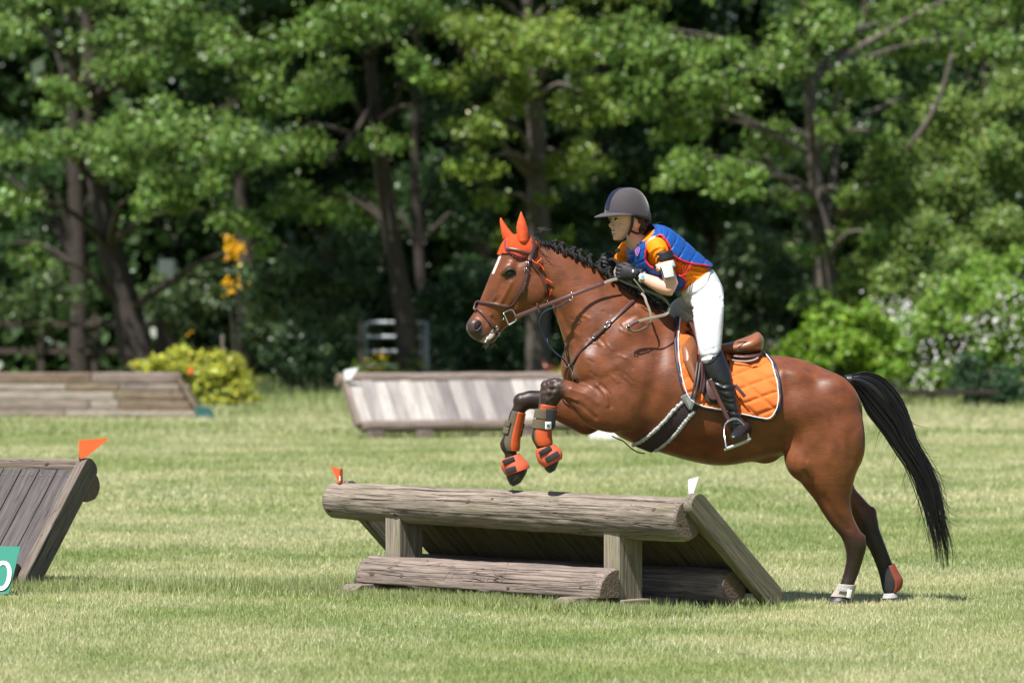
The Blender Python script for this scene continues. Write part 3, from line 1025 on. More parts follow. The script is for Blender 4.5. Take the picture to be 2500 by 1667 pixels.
make_tree('spreading_tree', 'spreading tree with several pale limbs above the saddle', [(2018, 900, .22), (2016, 760, .21), (2012, 640, .19), (2000, 520, .15), (1985, 380, .12), (1975, 200, .09), (1960, -120, .06)], 55,
          [(1720, 380, -4, 110), (1800, 430, -4, 100), (1670, 430, -3, 70), (1880, 120, -3, 130), (2020, 50, -3, 120), (2180, 50, 1.5, 130), (2320, 60, 2, 140), (2440, 90, 2, 140), (1620, 90, -2, 140), (1750, 180, -2, 130), (1560, 210, -2, 110), (1660, 290, -1, 110), (2110, 190, -2, 100), (1900, 330, 1.5, 110), (1500, 60, -2, 120),
           (1700, -150, -1, 200), (2000, -150, -1, 200), (2300, -130, 4, 200), (2480, -60, 3, 150), (2240, 230, 2.5, 110), (1965, 610, -1, 60), (2085, 470, -1, 55), (2150, 570, -1.5, 60), (1920, 470, -1.6, 60), (2030, 300, -1, 80), (2170, 330, -2, 60), (1990, 720, -1, 60)], (.128, .212, .038), bark_pale,
          limbs=[[(2008, 560, 0, .09), (1950, 500, -.5, .075), (1905, 430, -1, .05), (1870, 380, -1.3, .03)], [(2010, 560, 0, .10), (2035, 420, .4, .075), (2042, 250, .5, .05), (2050, 80, .5, .03)],
                 [(2045, 525, -.2, .095), (2130, 450, -.8, .08), (2220, 360, -1.2, .06), (2290, 250, -1.4, .045), (2325, 130, -1.5, .03)], [(2015, 620, 0, .08), (1985, 560, -.3, .07), (1960, 530, -.3, .04)]], dens=420, tall=2)
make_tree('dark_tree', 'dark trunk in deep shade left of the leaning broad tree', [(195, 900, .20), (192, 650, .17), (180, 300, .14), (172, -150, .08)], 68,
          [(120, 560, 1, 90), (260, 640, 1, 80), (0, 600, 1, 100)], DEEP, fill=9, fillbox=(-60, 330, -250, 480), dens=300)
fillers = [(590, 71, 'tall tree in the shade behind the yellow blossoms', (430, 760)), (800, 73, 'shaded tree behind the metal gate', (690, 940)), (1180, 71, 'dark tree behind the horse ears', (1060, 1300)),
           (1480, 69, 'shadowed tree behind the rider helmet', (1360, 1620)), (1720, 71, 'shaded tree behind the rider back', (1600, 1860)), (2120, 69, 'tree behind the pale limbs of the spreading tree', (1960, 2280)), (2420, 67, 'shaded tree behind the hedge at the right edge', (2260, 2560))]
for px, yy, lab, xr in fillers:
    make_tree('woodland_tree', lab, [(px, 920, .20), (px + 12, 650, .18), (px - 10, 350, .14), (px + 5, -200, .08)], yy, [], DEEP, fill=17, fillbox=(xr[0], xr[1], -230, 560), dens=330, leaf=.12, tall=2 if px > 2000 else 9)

def make_shrub(name, label, y, boughs, col, leaf=.07, dens=480, stems=6, cat='shrub', group=None, flat=.8, colvar=.28, blossoms=None, bspread=1.0):
    xs = [b[0] for b in boughs]
    cx = sum(xs) / len(xs)
    base = P(cx, 900, y); base.z = 0
    e = empty(name, base, label, cat, group)
    V, K = [], []
    mb = MB()
    for (a, b, dy, rp) in boughs:
        c = P(a, b, y + dy)
        rad = rp * m_per_px(y + dy)
        v, k = bough_leaves(np.array(c), rad, int(5.0 * dens * (rad / .6) ** 2), leaf, np.array(col), lr, flat=flat, colvar=colvar)
        v[:, 2] = np.maximum(v[:, 2], .01)
        V.append(v); K.append(k)
        g = Vector((base.x + (c.x - base.x) * .5, c.y, 0))
        mb.add(*tube([g, (g + c) / 2 + Vector((.05, 0, .05)), c], [.03, .022, .01], 5, 3))
    tag(mb.build('stems', bark, e), kind='stuff')
    o = fast_mesh('foliage', np.vstack(V), 4, leaf_mat, np.vstack(K), e)
    tag(o, kind='stuff')
    if blossoms:
        n, col2, size, pts = blossoms
        C = []
        for (a, b, dy, sp, m) in pts:
            c = np.array(P(a, b, y + dy))
            C.append(c + lr.normal(0, 1, (m, 3)) * sp * bspread * np.array((1, .6, .8)))
        C = np.vstack(C)
        v, k = leaf_quads(C, np.repeat(np.array([[-.2, -.7, .6]]), len(C), 0), np.full(len(C), size), np.repeat(np.array(col2)[None], len(C), 0) * (1 + lr.normal(0, .08, len(C)))[:, None], lr)
        tag(fast_mesh('blossoms', v, 4, leaf_mat, np.clip(k, 0, .9), e), kind='stuff')
    return e
# left part
make_shrub('golden_bush', 'rounded yellow green bush behind the end of the timber wall', 46.5, [(365, 900, .2, 42), (410, 878, 0, 50), (465, 868, 0, 54), (525, 874, 0, 54), (570, 900, 0, 48), (590, 935, 0, 40), (545, 935, -.1, 52), (505, 915, -.1, 52), (600, 965, -.1, 30), (555, 965, -.2, 42), (515, 960, -.2, 40), (470, 900, .1, 48), (400, 905, .2, 42), (440, 880, .1, 48)],
           (.40, .415, .05), leaf=.06, dens=720, colvar=.15)
make_shrub('broom', 'yellow flowering broom glowing in front of the dark trees', 49.0, [(575, 660, .2, 34), (560, 740, .2, 34), (585, 800, .3, 36)], (.03, .06, .02), leaf=.05, dens=150,
           blossoms=(1, (.88, .46, .006), .055, [(576, 604, -.1, .07, 100), (568, 625, -.1, .09, 60), (553, 581, -.1, .035, 16), (556, 690, -.1, .045, 22), (562, 712, -.1, .04, 18), (580, 690, -.1, .07, 8), (463, 812, -.2, .02, 3)]))
make_shrub('understory_shrub', 'mid green shrub in the shade left of the metal gate', 61, [(700, 640, 0, 90), (800, 690, 0, 90), (860, 620, 0, 90), (740, 760, 0, 80), (850, 760, 0, 70), (640, 700, 1, 80)], (.085, .135, .05), leaf=.10, dens=260)
make_shrub('dark_shrub', 'dark low shrub right of the yellow green bush', 55, [(710, 830, 0, 70), (770, 860, 0, 70), (830, 840, 0, 60), (720, 890, 0, 60), (800, 905, 0, 55)], (.042, .082, .028), leaf=.08, dens=330)
make_shrub('flowering_weeds', 'low weeds with small yellow flowers below the metal gate', 56, [(880, 890, 0, 42), (930, 895, 0, 42), (975, 905, 0, 36), (1000, 880, .5, 36)], (.14, .21, .03), leaf=.05, dens=480, blossoms=(1, (.80, .52, .01), .045, [(928, 870, -.3, .06, 16), (905, 878, -.3, .05, 7), (906, 902, -.3, .05, 6), (935, 905, -.3, .08, 6), (952, 872, -.3, .05, 6)]))
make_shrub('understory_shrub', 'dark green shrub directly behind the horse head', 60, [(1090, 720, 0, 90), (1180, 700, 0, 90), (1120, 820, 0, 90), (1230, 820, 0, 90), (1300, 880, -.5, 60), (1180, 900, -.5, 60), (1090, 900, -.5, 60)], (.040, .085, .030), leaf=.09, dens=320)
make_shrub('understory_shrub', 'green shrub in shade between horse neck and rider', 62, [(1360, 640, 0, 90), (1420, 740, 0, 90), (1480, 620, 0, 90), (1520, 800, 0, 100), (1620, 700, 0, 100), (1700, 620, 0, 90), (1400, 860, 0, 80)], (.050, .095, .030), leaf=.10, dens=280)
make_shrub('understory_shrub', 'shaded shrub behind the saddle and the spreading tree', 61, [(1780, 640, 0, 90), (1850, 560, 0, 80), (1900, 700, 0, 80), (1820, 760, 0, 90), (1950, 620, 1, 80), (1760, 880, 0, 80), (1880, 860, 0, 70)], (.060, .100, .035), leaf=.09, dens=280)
make_shrub('understory_shrub', 'thin green undergrowth behind the rail fence', 66, [(40, 740, 0, 80), (140, 700, 0, 80), (430, 760, 0, 80), (500, 690, 0, 80), (390, 720, 1, 60), (620, 800, 0, 70), (560, 840, -1, 60)], (.075, .120, .035), leaf=.09, dens=200)
make_shrub('small_red_bush', 'small yellow and red bush behind the horse breast', 42, [(1350, 912, 0, 26), (1378, 908, 0, 26)], (.36, .30, .03), leaf=.05, dens=500, blossoms=(1, (.30, .07, .03), .05, [(1336, 898, -.1, .06, 30)]))
# right part
make_shrub('tall_hedge', 'tall olive green hedge of small leaves at the right', 54.0, [(2170, 420, 0, 100), (2290, 380, 0, 120), (2420, 340, 0, 130), (2380, 500, -.5, 130), (2240, 540, -.5, 110), (2470, 560, -.5, 120), (2140, 620, 0, 80), (2330, 640, -1, 110), (2480, 230, 0, 110), (2200, 700, -1, 90), (2100, 700, 0, 70), (2080, 560, .8, 70), (2350, 260, .5, 100)],
           OLIVE, leaf=.075, dens=560, colvar=.28)
fl = [(2170, 745, -.6, .10, 34), (2165, 775, -.6, .08, 24), (2195, 752, -.6, .07, 18), (2205, 800, -.7, .08, 20), (2212, 772, -.7, .05, 10), (2265, 880, -.9, .12, 34), (2262, 915, -.9, .10, 26), (2245, 945, -.9, .08, 18), (2375, 790, -.9, .12, 34), (2420, 795, -.9, .14, 36), (2460, 800, -.9, .14, 40), (2490, 750, -.8, .12, 30), (2385, 820, -.9, .12, 26), (2490, 870, -.9, .08, 16), (2440, 720, -.7, .10, 14), (2480, 690, -.6, .10, 16), (2280, 850, -.9, .08, 14), (2300, 870, -.9, .08, 12), (2330, 880, -.9, .07, 10), (2230, 755, -.7, .06, 10), (2350, 830, -.9, .12, 12)]
make_shrub('blossom_bush', 'large bush with white blossoms at the right edge', 49.5, [(2190, 800, 0, 70), (2260, 770, 0, 80), (2340, 740, 0, 90), (2430, 730, 0, 95), (2480, 820, 0, 85), (2390, 840, 0, 80), (2300, 870, 0, 80), (2230, 890, 0, 70), (2300, 940, 0, 55), (2430, 650, .4, 80), (2490, 640, .4, 80), (2180, 870, .2, 60), (2240, 945, 0, 45)],
           (.160, .275, .036), leaf=.07, dens=700, blossoms=(1, (.80, .76, .74), .05, fl), bspread=1.7)
make_shrub('bright_shrub', 'bright fresh green shrub above the horse croup', 47, [(1925, 870, 0, 42), (1965, 840, 0, 52), (2010, 800, 0, 60), (2060, 800, 0, 66), (2115, 810, 0, 64), (2090, 870, 0, 70), (2000, 880, 0, 62), (2150, 880, 0, 60), (2050, 920, 0, 60), (2130, 930, 0, 50), (2035, 770, 0, 36), (2075, 765, 0, 36), (1940, 890, 0, 46), (2040, 850, 0, 70), (2150, 800, .3, 50), (2180, 850, .3, 50), (1985, 765, .2, 22), (2120, 755, .2, 26)], (.150, .265, .018), leaf=.065, dens=820, flat=1.1)
make_shrub('dark_shrub', 'dark green shrub low at the right edge', 46.5, [(2370, 890, 0, 55), (2420, 910, 0, 60), (2475, 920, 0, 60), (2390, 950, 0, 45), (2450, 955, 0, 45), (2350, 930, 0, 40)], (.035, .080, .030), leaf=.06, dens=520)

# the wood far behind: one mass of leaves nobody could count
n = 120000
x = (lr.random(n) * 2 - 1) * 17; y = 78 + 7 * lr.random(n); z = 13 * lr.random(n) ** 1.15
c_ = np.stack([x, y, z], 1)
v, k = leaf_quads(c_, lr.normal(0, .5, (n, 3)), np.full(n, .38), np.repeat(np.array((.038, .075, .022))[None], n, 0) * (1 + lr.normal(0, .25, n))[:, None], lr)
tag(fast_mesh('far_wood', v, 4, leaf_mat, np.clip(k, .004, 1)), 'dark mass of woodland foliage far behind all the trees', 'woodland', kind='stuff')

# rail fence in the shade at the left
yf = 66.0
rail_m = mat_wood('fence_rail', (.085, .066, .052), (.045, .036, .028), patch=.3)  # wood colour darkened for the shade the fence stands in
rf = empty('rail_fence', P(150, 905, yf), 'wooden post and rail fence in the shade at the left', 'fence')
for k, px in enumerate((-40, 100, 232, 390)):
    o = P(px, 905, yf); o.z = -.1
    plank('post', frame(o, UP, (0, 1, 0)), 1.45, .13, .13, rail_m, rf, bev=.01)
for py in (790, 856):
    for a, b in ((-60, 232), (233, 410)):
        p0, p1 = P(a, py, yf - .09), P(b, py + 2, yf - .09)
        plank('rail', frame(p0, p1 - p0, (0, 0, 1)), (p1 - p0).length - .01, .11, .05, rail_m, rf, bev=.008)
# metal field gate with its wooden post
yg = 57.3
gate_m = mat('galvanised_steel', (.30, .32, .34), .5, .5, metal=.2, vary=.1)
gt = empty('field_gate', P(960, 912, yg), 'grey tubular metal field gate between the shrubs', 'gate')
for py in (787, 822, 858, 893):
    v, f = tube([P(900 if py == 787 else 893, py, yg), P(960, py + .5, yg), P(1042, py + 1, yg)], .035, 10, 1); new_obj('rail', v, f, gate_m, gt)
v, f = tube([P(902, 787, yg), P(895, 792, yg), P(892, 800, yg), P(892, 860, yg), P(892, 893, yg)], .035, 10, 2); new_obj('upright', v, f, gate_m, gt)
v, f = tube([P(1042, 786, yg), P(1042, 896, yg), P(1042, 912, yg)], .035, 10, 1); new_obj('upright', v, f, gate_m, gt)
gp = empty('gate_post', P(882, 912, yg), 'wooden post with a short rail beside the metal gate', 'post')
o = P(883, 915, yg); o.z = -.1
plank('post', frame(o, UP, (0, 1, 0)), 1.32, .10, .10, wood_log, gp, bev=.01)
p0, p1 = P(838, 826, yg - .06), P(882, 826, yg - .06)
plank('rail', frame(p0, p1 - p0, (0, 0, 1)), (p1 - p0).length, .10, .05, wood_log, gp, bev=.008)
# grey log and dark sleeper at the edge of the shrubs on the right
lg = log('fallen_log', frame(P(1872, 846, 52), (1, .15, 0), (0, 0, 1)), .62, .10, .09, 55, wood_grey, None, wood_endgrain, nl=20, ns=18)
tag(lg, 'grey log lying behind the saddle at the shrubs', 'log')
lg.location.z = P(0, 846, 52).z
wood_sleeper = mat_wood('shaded_sleeper', (.045, .036, .03), (.025, .02, .016))  # brown board; its shade is put into the near-black colour
sl = plank('timber_sleeper', frame(P(2190, 957, 46), (1, 0, 0), (0, 1, 0)), 1.5, .2, .07, wood_sleeper, None, bev=.012)
tag(sl, 'dark timber sleeper edging the bed below the white blossoms', 'timber')
# short grey marker stick in the yellow bush
st_ = log('marker_stick', frame(P(543, 860, 47.0), (0, 0, 1), (0, 1, 0)), .26, .022, .022, 61, wood_grey, None, nl=8, ns=10)
tag(st_, 'short grey stake sticking up from the yellow green bush', 'stake')
# pale shed glimpsed between the trees
sh_m = mat('pale_shed_paint', (.70, .70, .74), .6, .3, vary=.05)
sd = empty('shed', P(405, 900, 76), 'pale shed glimpsed through a gap in the trees', 'shed')
c = P(405, 660, 76)
v, f = box((c.x, 76.6, c.z), (.16, .5, .23)); new_obj('wall', v, f, sh_m, sd, smooth=False)
v, f = box((c.x, 76.6, c.z / 2 - .2), (.16, .45, c.z / 2 - .2)); new_obj('base', v, f, rail_m, sd, smooth=False)
# ---------------------------------------------------------------- the horse
def YM(px): return 0.0 - 0.015 * (2110 - px) / PXM
horse = empty('horse', P(2050, 1473, -0.02), 'bay horse with black tail taking off over the log jump', 'horse')

trunk = [(1396, 852, 1398, 925, .10, 0, .2), (1418, 828, 1412, 955, .150, 0, .2), (1462, 790, 1450, 1005, .200, 0, .3), (1525, 758, 1500, 1060, .228, 0, .45), (1590, 740, 1560, 1090, .245, 0, .55),
         (1648, 772, 1625, 1110, .265, 0, .5), (1718, 828, 1690, 1128, .282, 0, .38), (1790, 860, 1762, 1138, .290, 0, .3), (1850, 868, 1840, 1126, .285, 0, .25),
         (1910, 867, 1903, 1112, .275, 0, .25), (1962, 877, 1955, 1108, .270, 0, .28), (2018, 900, 2015, 1110, .250, 0, .28), (2062, 920, 2062, 1100, .20, 0, .25),
         (2090, 950, 2090, 1080, .13, 0, .2), (2106, 990, 2106, 1050, .06, 0, 0)]
neck = [(1312, 590, 1332, 700, .055, 0, .3), (1345, 596, 1346, 745, .066, 0, .4), (1385, 611, 1358, 775, .074, 0, .45), (1425, 631, 1368, 806, .085, 0, .5),
        (1465, 655, 1378, 842, .105, 0, .55), (1512, 688, 1390, 878, .135, 0, .6), (1556, 710, 1415, 925, .17, 0, .6), (1605, 738, 1465, 975, .195, 0, .6)]
head = [(1286, 575, 1316, 600, .045), (1256, 576, 1328, 640, .072), (1230, 592, 1338, 690, .087), (1212, 635, 1337, 724, .096), (1198, 668, 1316, 752, .092), (1187, 695, 1284, 769, .078),
        (1176, 722, 1257, 783, .064), (1165, 748, 1239, 797, .053), (1153, 768, 1226, 808, .052), (1142, 784, 1216, 823, .057), (1137, 799, 1206, 835, .055), (1143, 815, 1190, 838, .045), (1155, 827, 1178, 837, .028)]
hind_near = [(2070, 960, 1935, 960, .085, -.125), (2106, 1010, 1915, 1040, .112, -.14), (2113, 1060, 1915, 1108, .116, -.145), (2103, 1105, 1934, 1144, .108, -.15), (2093, 1152, 1957, 1182, .092, -.148),
             (2082, 1190, 1986, 1217, .074, -.143), (2079, 1228, 2008, 1252, .060, -.135), (2088, 1268, 2030, 1283, .048, -.13), (2106, 1302, 2053, 1311, .045, -.125), (2116, 1330, 2063, 1340, .041, -.12),
             (2109, 1360, 2065, 1368, .033, -.115), (2097, 1398, 2058, 1402, .029, -.11), (2086, 1425, 2050, 1426, .033, -.11), (2081, 1444, 2041, 1446, .034, -.11), (2074, 1458, 2031, 1458, .031, -.11)]
hoof_hn = [(2076, 1455, 2030, 1457, .036, -.11), (2078, 1463, 2022, 1465, .046, -.11), (2079, 1472, 2014, 1474, .052, -.11)]
hind_far = [(2080, 1000, 1940, 1040, .10, .12), (2098, 1080, 1960, 1130, .10, .125), (2085, 1150, 1985, 1170, .086, .125), (2086, 1188, 2020, 1215, .068, .12), (2106, 1213, 2050, 1245, .054, .115),
            (2131, 1242, 2078, 1275, .047, .11), (2142, 1262, 2092, 1295, .045, .11), (2147, 1290, 2104, 1315, .038, .105), (2158, 1320, 2120, 1338, .032, .10), (2170, 1352, 2133, 1366, .029, .10),
            (2180, 1378, 2143, 1392, .030, .10), (2191, 1405, 2150, 1418, .034, .10), (2192, 1430, 2155, 1438, .034, .10), (2186, 1448, 2158, 1450, .030, .10)]
hoof_hf = [(2188, 1447, 2157, 1449, .034, .10), (2190, 1456, 2155, 1458, .042, .10), (2191, 1466, 2150, 1468, .05, .10)]
fore_near = [(1515, 965, 1510, 1062, .07, -.15), (1470, 946, 1478, 1058, .07, -.155), (1436, 940, 1432, 1038, .064, -.155), (1402, 932, 1406, 1010, .055, -.155), (1374, 925, 1386, 986, .049, -.155), (1346, 923, 1376, 974, .047, -.155),
             (1325, 935, 1374, 970, .047, -.155), (1318, 955, 1366, 982, .044, -.155), (1316, 980, 1357, 994, .038, -.155), (1311, 1005, 1350, 1012, .032, -.155), (1305, 1035, 1344, 1042, .030, -.155), (1300, 1052, 1340, 1060, .032, -.155),
             (1297, 1068, 1343, 1076, .036, -.155), (1307, 1089, 1344, 1088, .032, -.155), (1316, 1106, 1354, 1099, .032, -.155)]
hoof_fn = [(1315, 1103, 1356, 1094, .034, -.155), (1318, 1118, 1366, 1105, .044, -.155), (1327, 1139, 1367, 1116, .052, -.155), (1334, 1150, 1363, 1131, .048, -.155), (1342, 1155, 1356, 1147, .030, -.155)]
fore_far = [(1490, 965, 1475, 1045, .07, .12), (1440, 955, 1432, 1062, .066, .12), (1385, 955, 1396, 1047, .06, .12), (1345, 955, 1360, 1028, .052, .12), (1315, 953, 1326, 1008, .048, .12), (1286, 954, 1302, 999, .047, .12), (1264, 968, 1290, 1000, .045, .12),
            (1252, 993, 1283, 1006, .040, .12), (1243, 1012, 1277, 1020, .033, .12), (1237, 1040, 1270, 1048, .030, .12), (1230, 1062, 1266, 1068, .032, .12), (1220, 1082, 1264, 1085, .036, .12), (1224, 1098, 1262, 1100, .034, .12), (1232, 1110, 1263, 1110, .031, .12), (1230, 1128, 1270, 1118, .034, .12)]
hoof_ff = [(1230, 1124, 1268, 1115, .035, .12), (1229, 1138, 1285, 1128, .046, .12), (1236, 1163, 1288, 1144, .054, .12), (1243, 1180, 1282, 1161, .050, .12), (1252, 1187, 1271, 1178, .032, .12)]

def Y(px, lat): return YM(px) + lat
parts = [loft(s, YM, 32, 5) for s in (trunk, neck, head)] + [loft(s, YM, 24, 5) for s in (hind_near, hind_far, fore_near, fore_far)]
B = lambda px, py, lat, rx, rz, ry, rot=0: parts.append(blob(px, py, Y(px, lat), rx, rz, ry, rot))
for sgn in (-1, 1):
    B(1297, 704, .062 * sgn, 38, 46, .034, 20)            # cheek
    B(1243, 656, .070 * sgn, 26, 17, .030, 35)            # brow
    B(1222, 712, .055 * sgn, 40, 9, .020, 52)             # face crest
    B(1160, 800, .040 * sgn, 20, 22, .026, 0)             # nostril wing
    B(1195, 825, .028 * sgn, 18, 12, .024, 20)            # lower lip
B(1405, 893, .095, 37, 62, .085, 0)                          # breast, far
B(1440, 890, -.105, 38, 66, .085, 0)                         # breast, near
B(1505, 865, -.155, 50, 120, .055, -32)                      # shoulder blade, near
B(1505, 865, .155, 50, 120, .055, -32)
B(1525, 985, -.185, 66, 74, .060, 15)                        # triceps
B(1525, 985, .185, 66, 74, .060, 15)
B(1955, 1125, -.165, 42, 55, .085, 25)                      # stifle
B(1955, 1125, .165, 42, 55, .085, 25)
B(1925, 940, -.17, 60, 50, .075, 0)                         # hip
B(1925, 940, .17, 60, 50, .075, 0)
B(2025, 990, -.145, 78, 80, .095, 0)                        # rump
B(2025, 990, .145, 78, 80, .095, 0)
B(2070, 1060, -.14, 44, 95, .10, 8)                         # hamstring
B(2098, 1318, -.125, 16, 22, .034, 0); B(2128, 1255, .11, 13, 20, .03, 0)   # hocks
B(1875, 1124, 0, 34, 12, .03, 8)                            # sheath
B(1344, 948, -.155, 26, 24, .05, 0)                         # knees
B(1274, 980, .12, 22, 22, .047, 0)
body_me = union_mesh(parts, 0.0065, 9, 0.5)
co = coords(body_me).astype(np.float64)
ed = np.empty(len(body_me.edges) * 2, np.int32)
body_me.edges.foreach_get('vertices', ed)
e0, e1 = ed[0::2], ed[1::2]
deg = np.bincount(np.concatenate([e0, e1]), minlength=len(co))[:, None]
def relax(p, w, it):
    for _ in range(it):
        s_ = np.empty_like(p)
        for a in range(3):
            s_[:, a] = np.bincount(e0, p[e1, a], len(p)) + np.bincount(e1, p[e0, a], len(p))
        p = p + (s_ / deg - p) * w
    return p
sc_ = (DIST + co[:, 1]) / DIST / PXM
vx, vy = co[:, 0] / sc_ + 1250, HORIZON + (CAM_H - co[:, 2]) / sc_
# let the big muscles of trunk, shoulder and thigh flow into each other; head and lower legs stay crisp
wsm = sstep(1345, 1400, vx) * sstep(1200, 1120, vy) * sstep(0, 1, (vx + (1000 - vy) * .0 - 1400) / 40 + (vy < 930))
wsm = np.where((vx < 1480) & (vy > 925), wsm * sstep(1440, 1490, vx), wsm)
co = relax(co, (0.5 * wsm)[:, None], 110)
body_me.vertices.foreach_set('co', co.astype(np.float32).ravel())
body_me.update()
sc_ = (DIST + co[:, 1]) / DIST / PXM
vx, vy = co[:, 0] / sc_ + 1250, HORIZON + (CAM_H - co[:, 2]) / sc_
lat = co[:, 1] - (0.0 - 0.015 * (2110 - vx) / PXM)
# muscle relief pushed into the continuous surface
nrm = np.empty(len(body_me.vertices) * 3, np.float32)
body_me.vertices.foreach_get('normal', nrm)
nrm = nrm.reshape(-1, 3)
def seg_d(x, y, p):
    """distance in px to a polyline"""
    best = np.full(len(x), 1e9)
    for (ax, ay), (bx, by) in zip(p[:-1], p[1:]):
        dx, dy = bx - ax, by - ay
        t = np.clip(((x - ax) * dx + (y - ay) * dy) / (dx * dx + dy * dy), 0, 1)
        best = np.minimum(best, np.hypot(x - ax - t * dx, y - ay - t * dy))
    return best
side = sstep(0.0, 0.03, np.abs(lat))
relief = np.zeros(len(co))
def groove(p, wid, amt, m=None):
    global relief
    g = np.exp(-(seg_d(vx, vy, p) / wid) ** 2) * amt * side
    if m is not None: g = g * m
    relief += g
groove([(1600, 770), (1560, 850), (1500, 900), (1440, 950)], 16, .006)       # blade ridge
groove([(1620, 800), (1610, 880), (1590, 960), (1560, 1030)], 20, -.010)     # behind the shoulder
groove([(1350, 735), (1385, 800), (1410, 850)], 9, -.010)                    # jugular groove
groove([(1440, 850), (1480, 790), (1540, 745)], 18, -.007)
groove([(1415, 930), (1470, 925), (1505, 905)], 10, -.006)
groove([(1458, 940), (1478, 960), (1484, 990)], 4, .006)                     # skin fold at the elbow
groove([(1466, 938), (1488, 962), (1492, 992)], 4, -.005)
groove([(1395, 950), (1430, 962), (1460, 985)], 5, .005)                     # forearm muscles
groove([(1390, 975), (1420, 990), (1455, 1020)], 5, -.005)
groove([(1384, 968), (1408, 978)], 3, .005)
groove([(1920, 930), (1935, 1000), (1930, 1080)], 26, -.010)                 # flank hollow
groove([(1905, 900), (1910, 950)], 10, .006)
groove([(1945, 1000), (1960, 1080), (1960, 1140)], 14, .006)
groove([(1985, 1120), (2020, 1080), (2040, 1020)], 22, -.005)
groove([(2050, 960), (2085, 1040), (2080, 1120)], 14, -.005)
groove([(1972, 1130), (1980, 1160)], 5, .007); groove([(1964, 1150), (1970, 1166)], 4, -.006)
groove([(2010, 1210), (2040, 1260), (2070, 1290)], 9, -.005)
groove([(2075, 1210), (2088, 1260), (2105, 1295)], 7, -.005)
groove([(1265, 640), (1290, 625)], 12, -.009)                                  # hollow above the eye
groove([(1225, 690), (1210, 735)], 8, -.006)
groove([(1248, 690), (1225, 735), (1212, 748)], 5, .006)
groove([(1265, 735), (1235, 770)], 8, -.004)
groove([(1200, 775), (1208, 785), (1212, 800)], 4, -.006)
groove([(1190, 800), (1198, 770)], 4, .004); groove([(1222, 748), (1238, 750)], 4, .005)
groove([(1180, 828), (1195, 818), (1212, 800)], 3.5, -.009)                   # mouth
wr = np.random.default_rng(3)
for k in range(26):                                                              # small skin creases and veins on neck, breast and shoulder
    x0, y0 = wr.uniform(1375, 1580), wr.uniform(730, 930)
    a, l = wr.uniform(-1.2, -.5), wr.uniform(12, 40)
    groove([(x0, y0), (x0 + l * math.cos(a), y0 - l * math.sin(a) * .6)], 3.0, wr.choice([-.0026, .0030]))
kn_ = np.exp(-(np.hypot(vx - 1343, vy - 950) / 26) ** 2) * (lat < 0)
kb_ = np.array([mnoise.noise(Vector(p) * 48) if k > .05 else 0.0 for p, k in zip(co.tolist(), kn_.tolist())])
relief += kn_ * kb_ * .016
co2 = co + nrm * relief[:, None]
body_me.vertices.foreach_set('co', co2.astype(np.float32).ravel())
# coat colour: bay with black points, dark muzzle, a white stripe on the forehead
bay = np.array((0.140, 0.0405, 0.0135)); blk = np.array((0.012, 0.009, 0.008)); tan = np.array((0.20, 0.066, 0.022))
c = np.repeat(bay[None, :], len(co), 0)
def lerp(c, k, m): return c * (1 - m[:, None]) + np.asarray(k)[None, :] * m[:, None]
c = lerp(c, tan, 0.45 * sstep(1060, 1130, vy) * (vy < 1180) * (vx > 1450))
c = lerp(c, tan, 0.5 * np.exp(-(seg_d(vx, vy, [(1290, 760), (1240, 785)]) / 22) ** 2))
c = lerp(c, (0.16, 0.042, 0.02), 0.5 * sstep(900, 860, vy) * (vx > 1830))
nearm, farm = (lat < 0), (lat > 0)
leg = nearm * (vx < 1420) * (vy > 915) * sstep(1392, 1362, vx) * (lat < -.06)
leg = np.maximum(leg, farm * (lat > .02) * sstep(1355, 1312, vx) * (vy > 935))
leg = np.maximum(leg, nearm * (vx > 1990) * sstep(1235, 1330, vy - 0.25 * (vx - 2060)))
leg = np.maximum(leg, farm * (vx > 1990) * (vy > 1150) * sstep(1200, 1300, vy) )
c = lerp(c, blk, leg * 0.93)
kn = np.exp(-(np.hypot(vx - 1342, vy - 950) / 24) ** 2) * nearm
c = lerp(c, (0.10, 0.06, 0.055), 0.55 * kn)
mz = sstep(42, 22, np.hypot(vx - 1152, vy - 812)) * 0.9
mz = np.maximum(mz, sstep(16, 8, seg_d(vx, vy, [(1170, 830), (1200, 838), (1215, 825)])) * .85)
c = lerp(c, (0.035, 0.026, 0.028), mz)
c = lerp(c, (0.30, 0.22, 0.19), 0.75 * sstep(9, 4, seg_d(vx, vy, [(1175, 838), (1195, 822), (1212, 800)])))
c = lerp(c, (0.03, 0.02, 0.017), sstep(21, 12, np.hypot((vx - 1243), (vy - 668) * 1.2)) * .9)
st = sstep(.010, .006, np.abs(lat + 0.030)) * (vy > 618) * (vy < 668) * (vx < 1232) * (nrm[:, 0] < -0.2)
c = lerp(c, (0.75, 0.72, 0.68), st)
set_colors(body_me, c)
coat = mat_attr('bay_coat', rough=0.41, spec=0.38, bump=0.16, bscale=260, nvary=0.22)
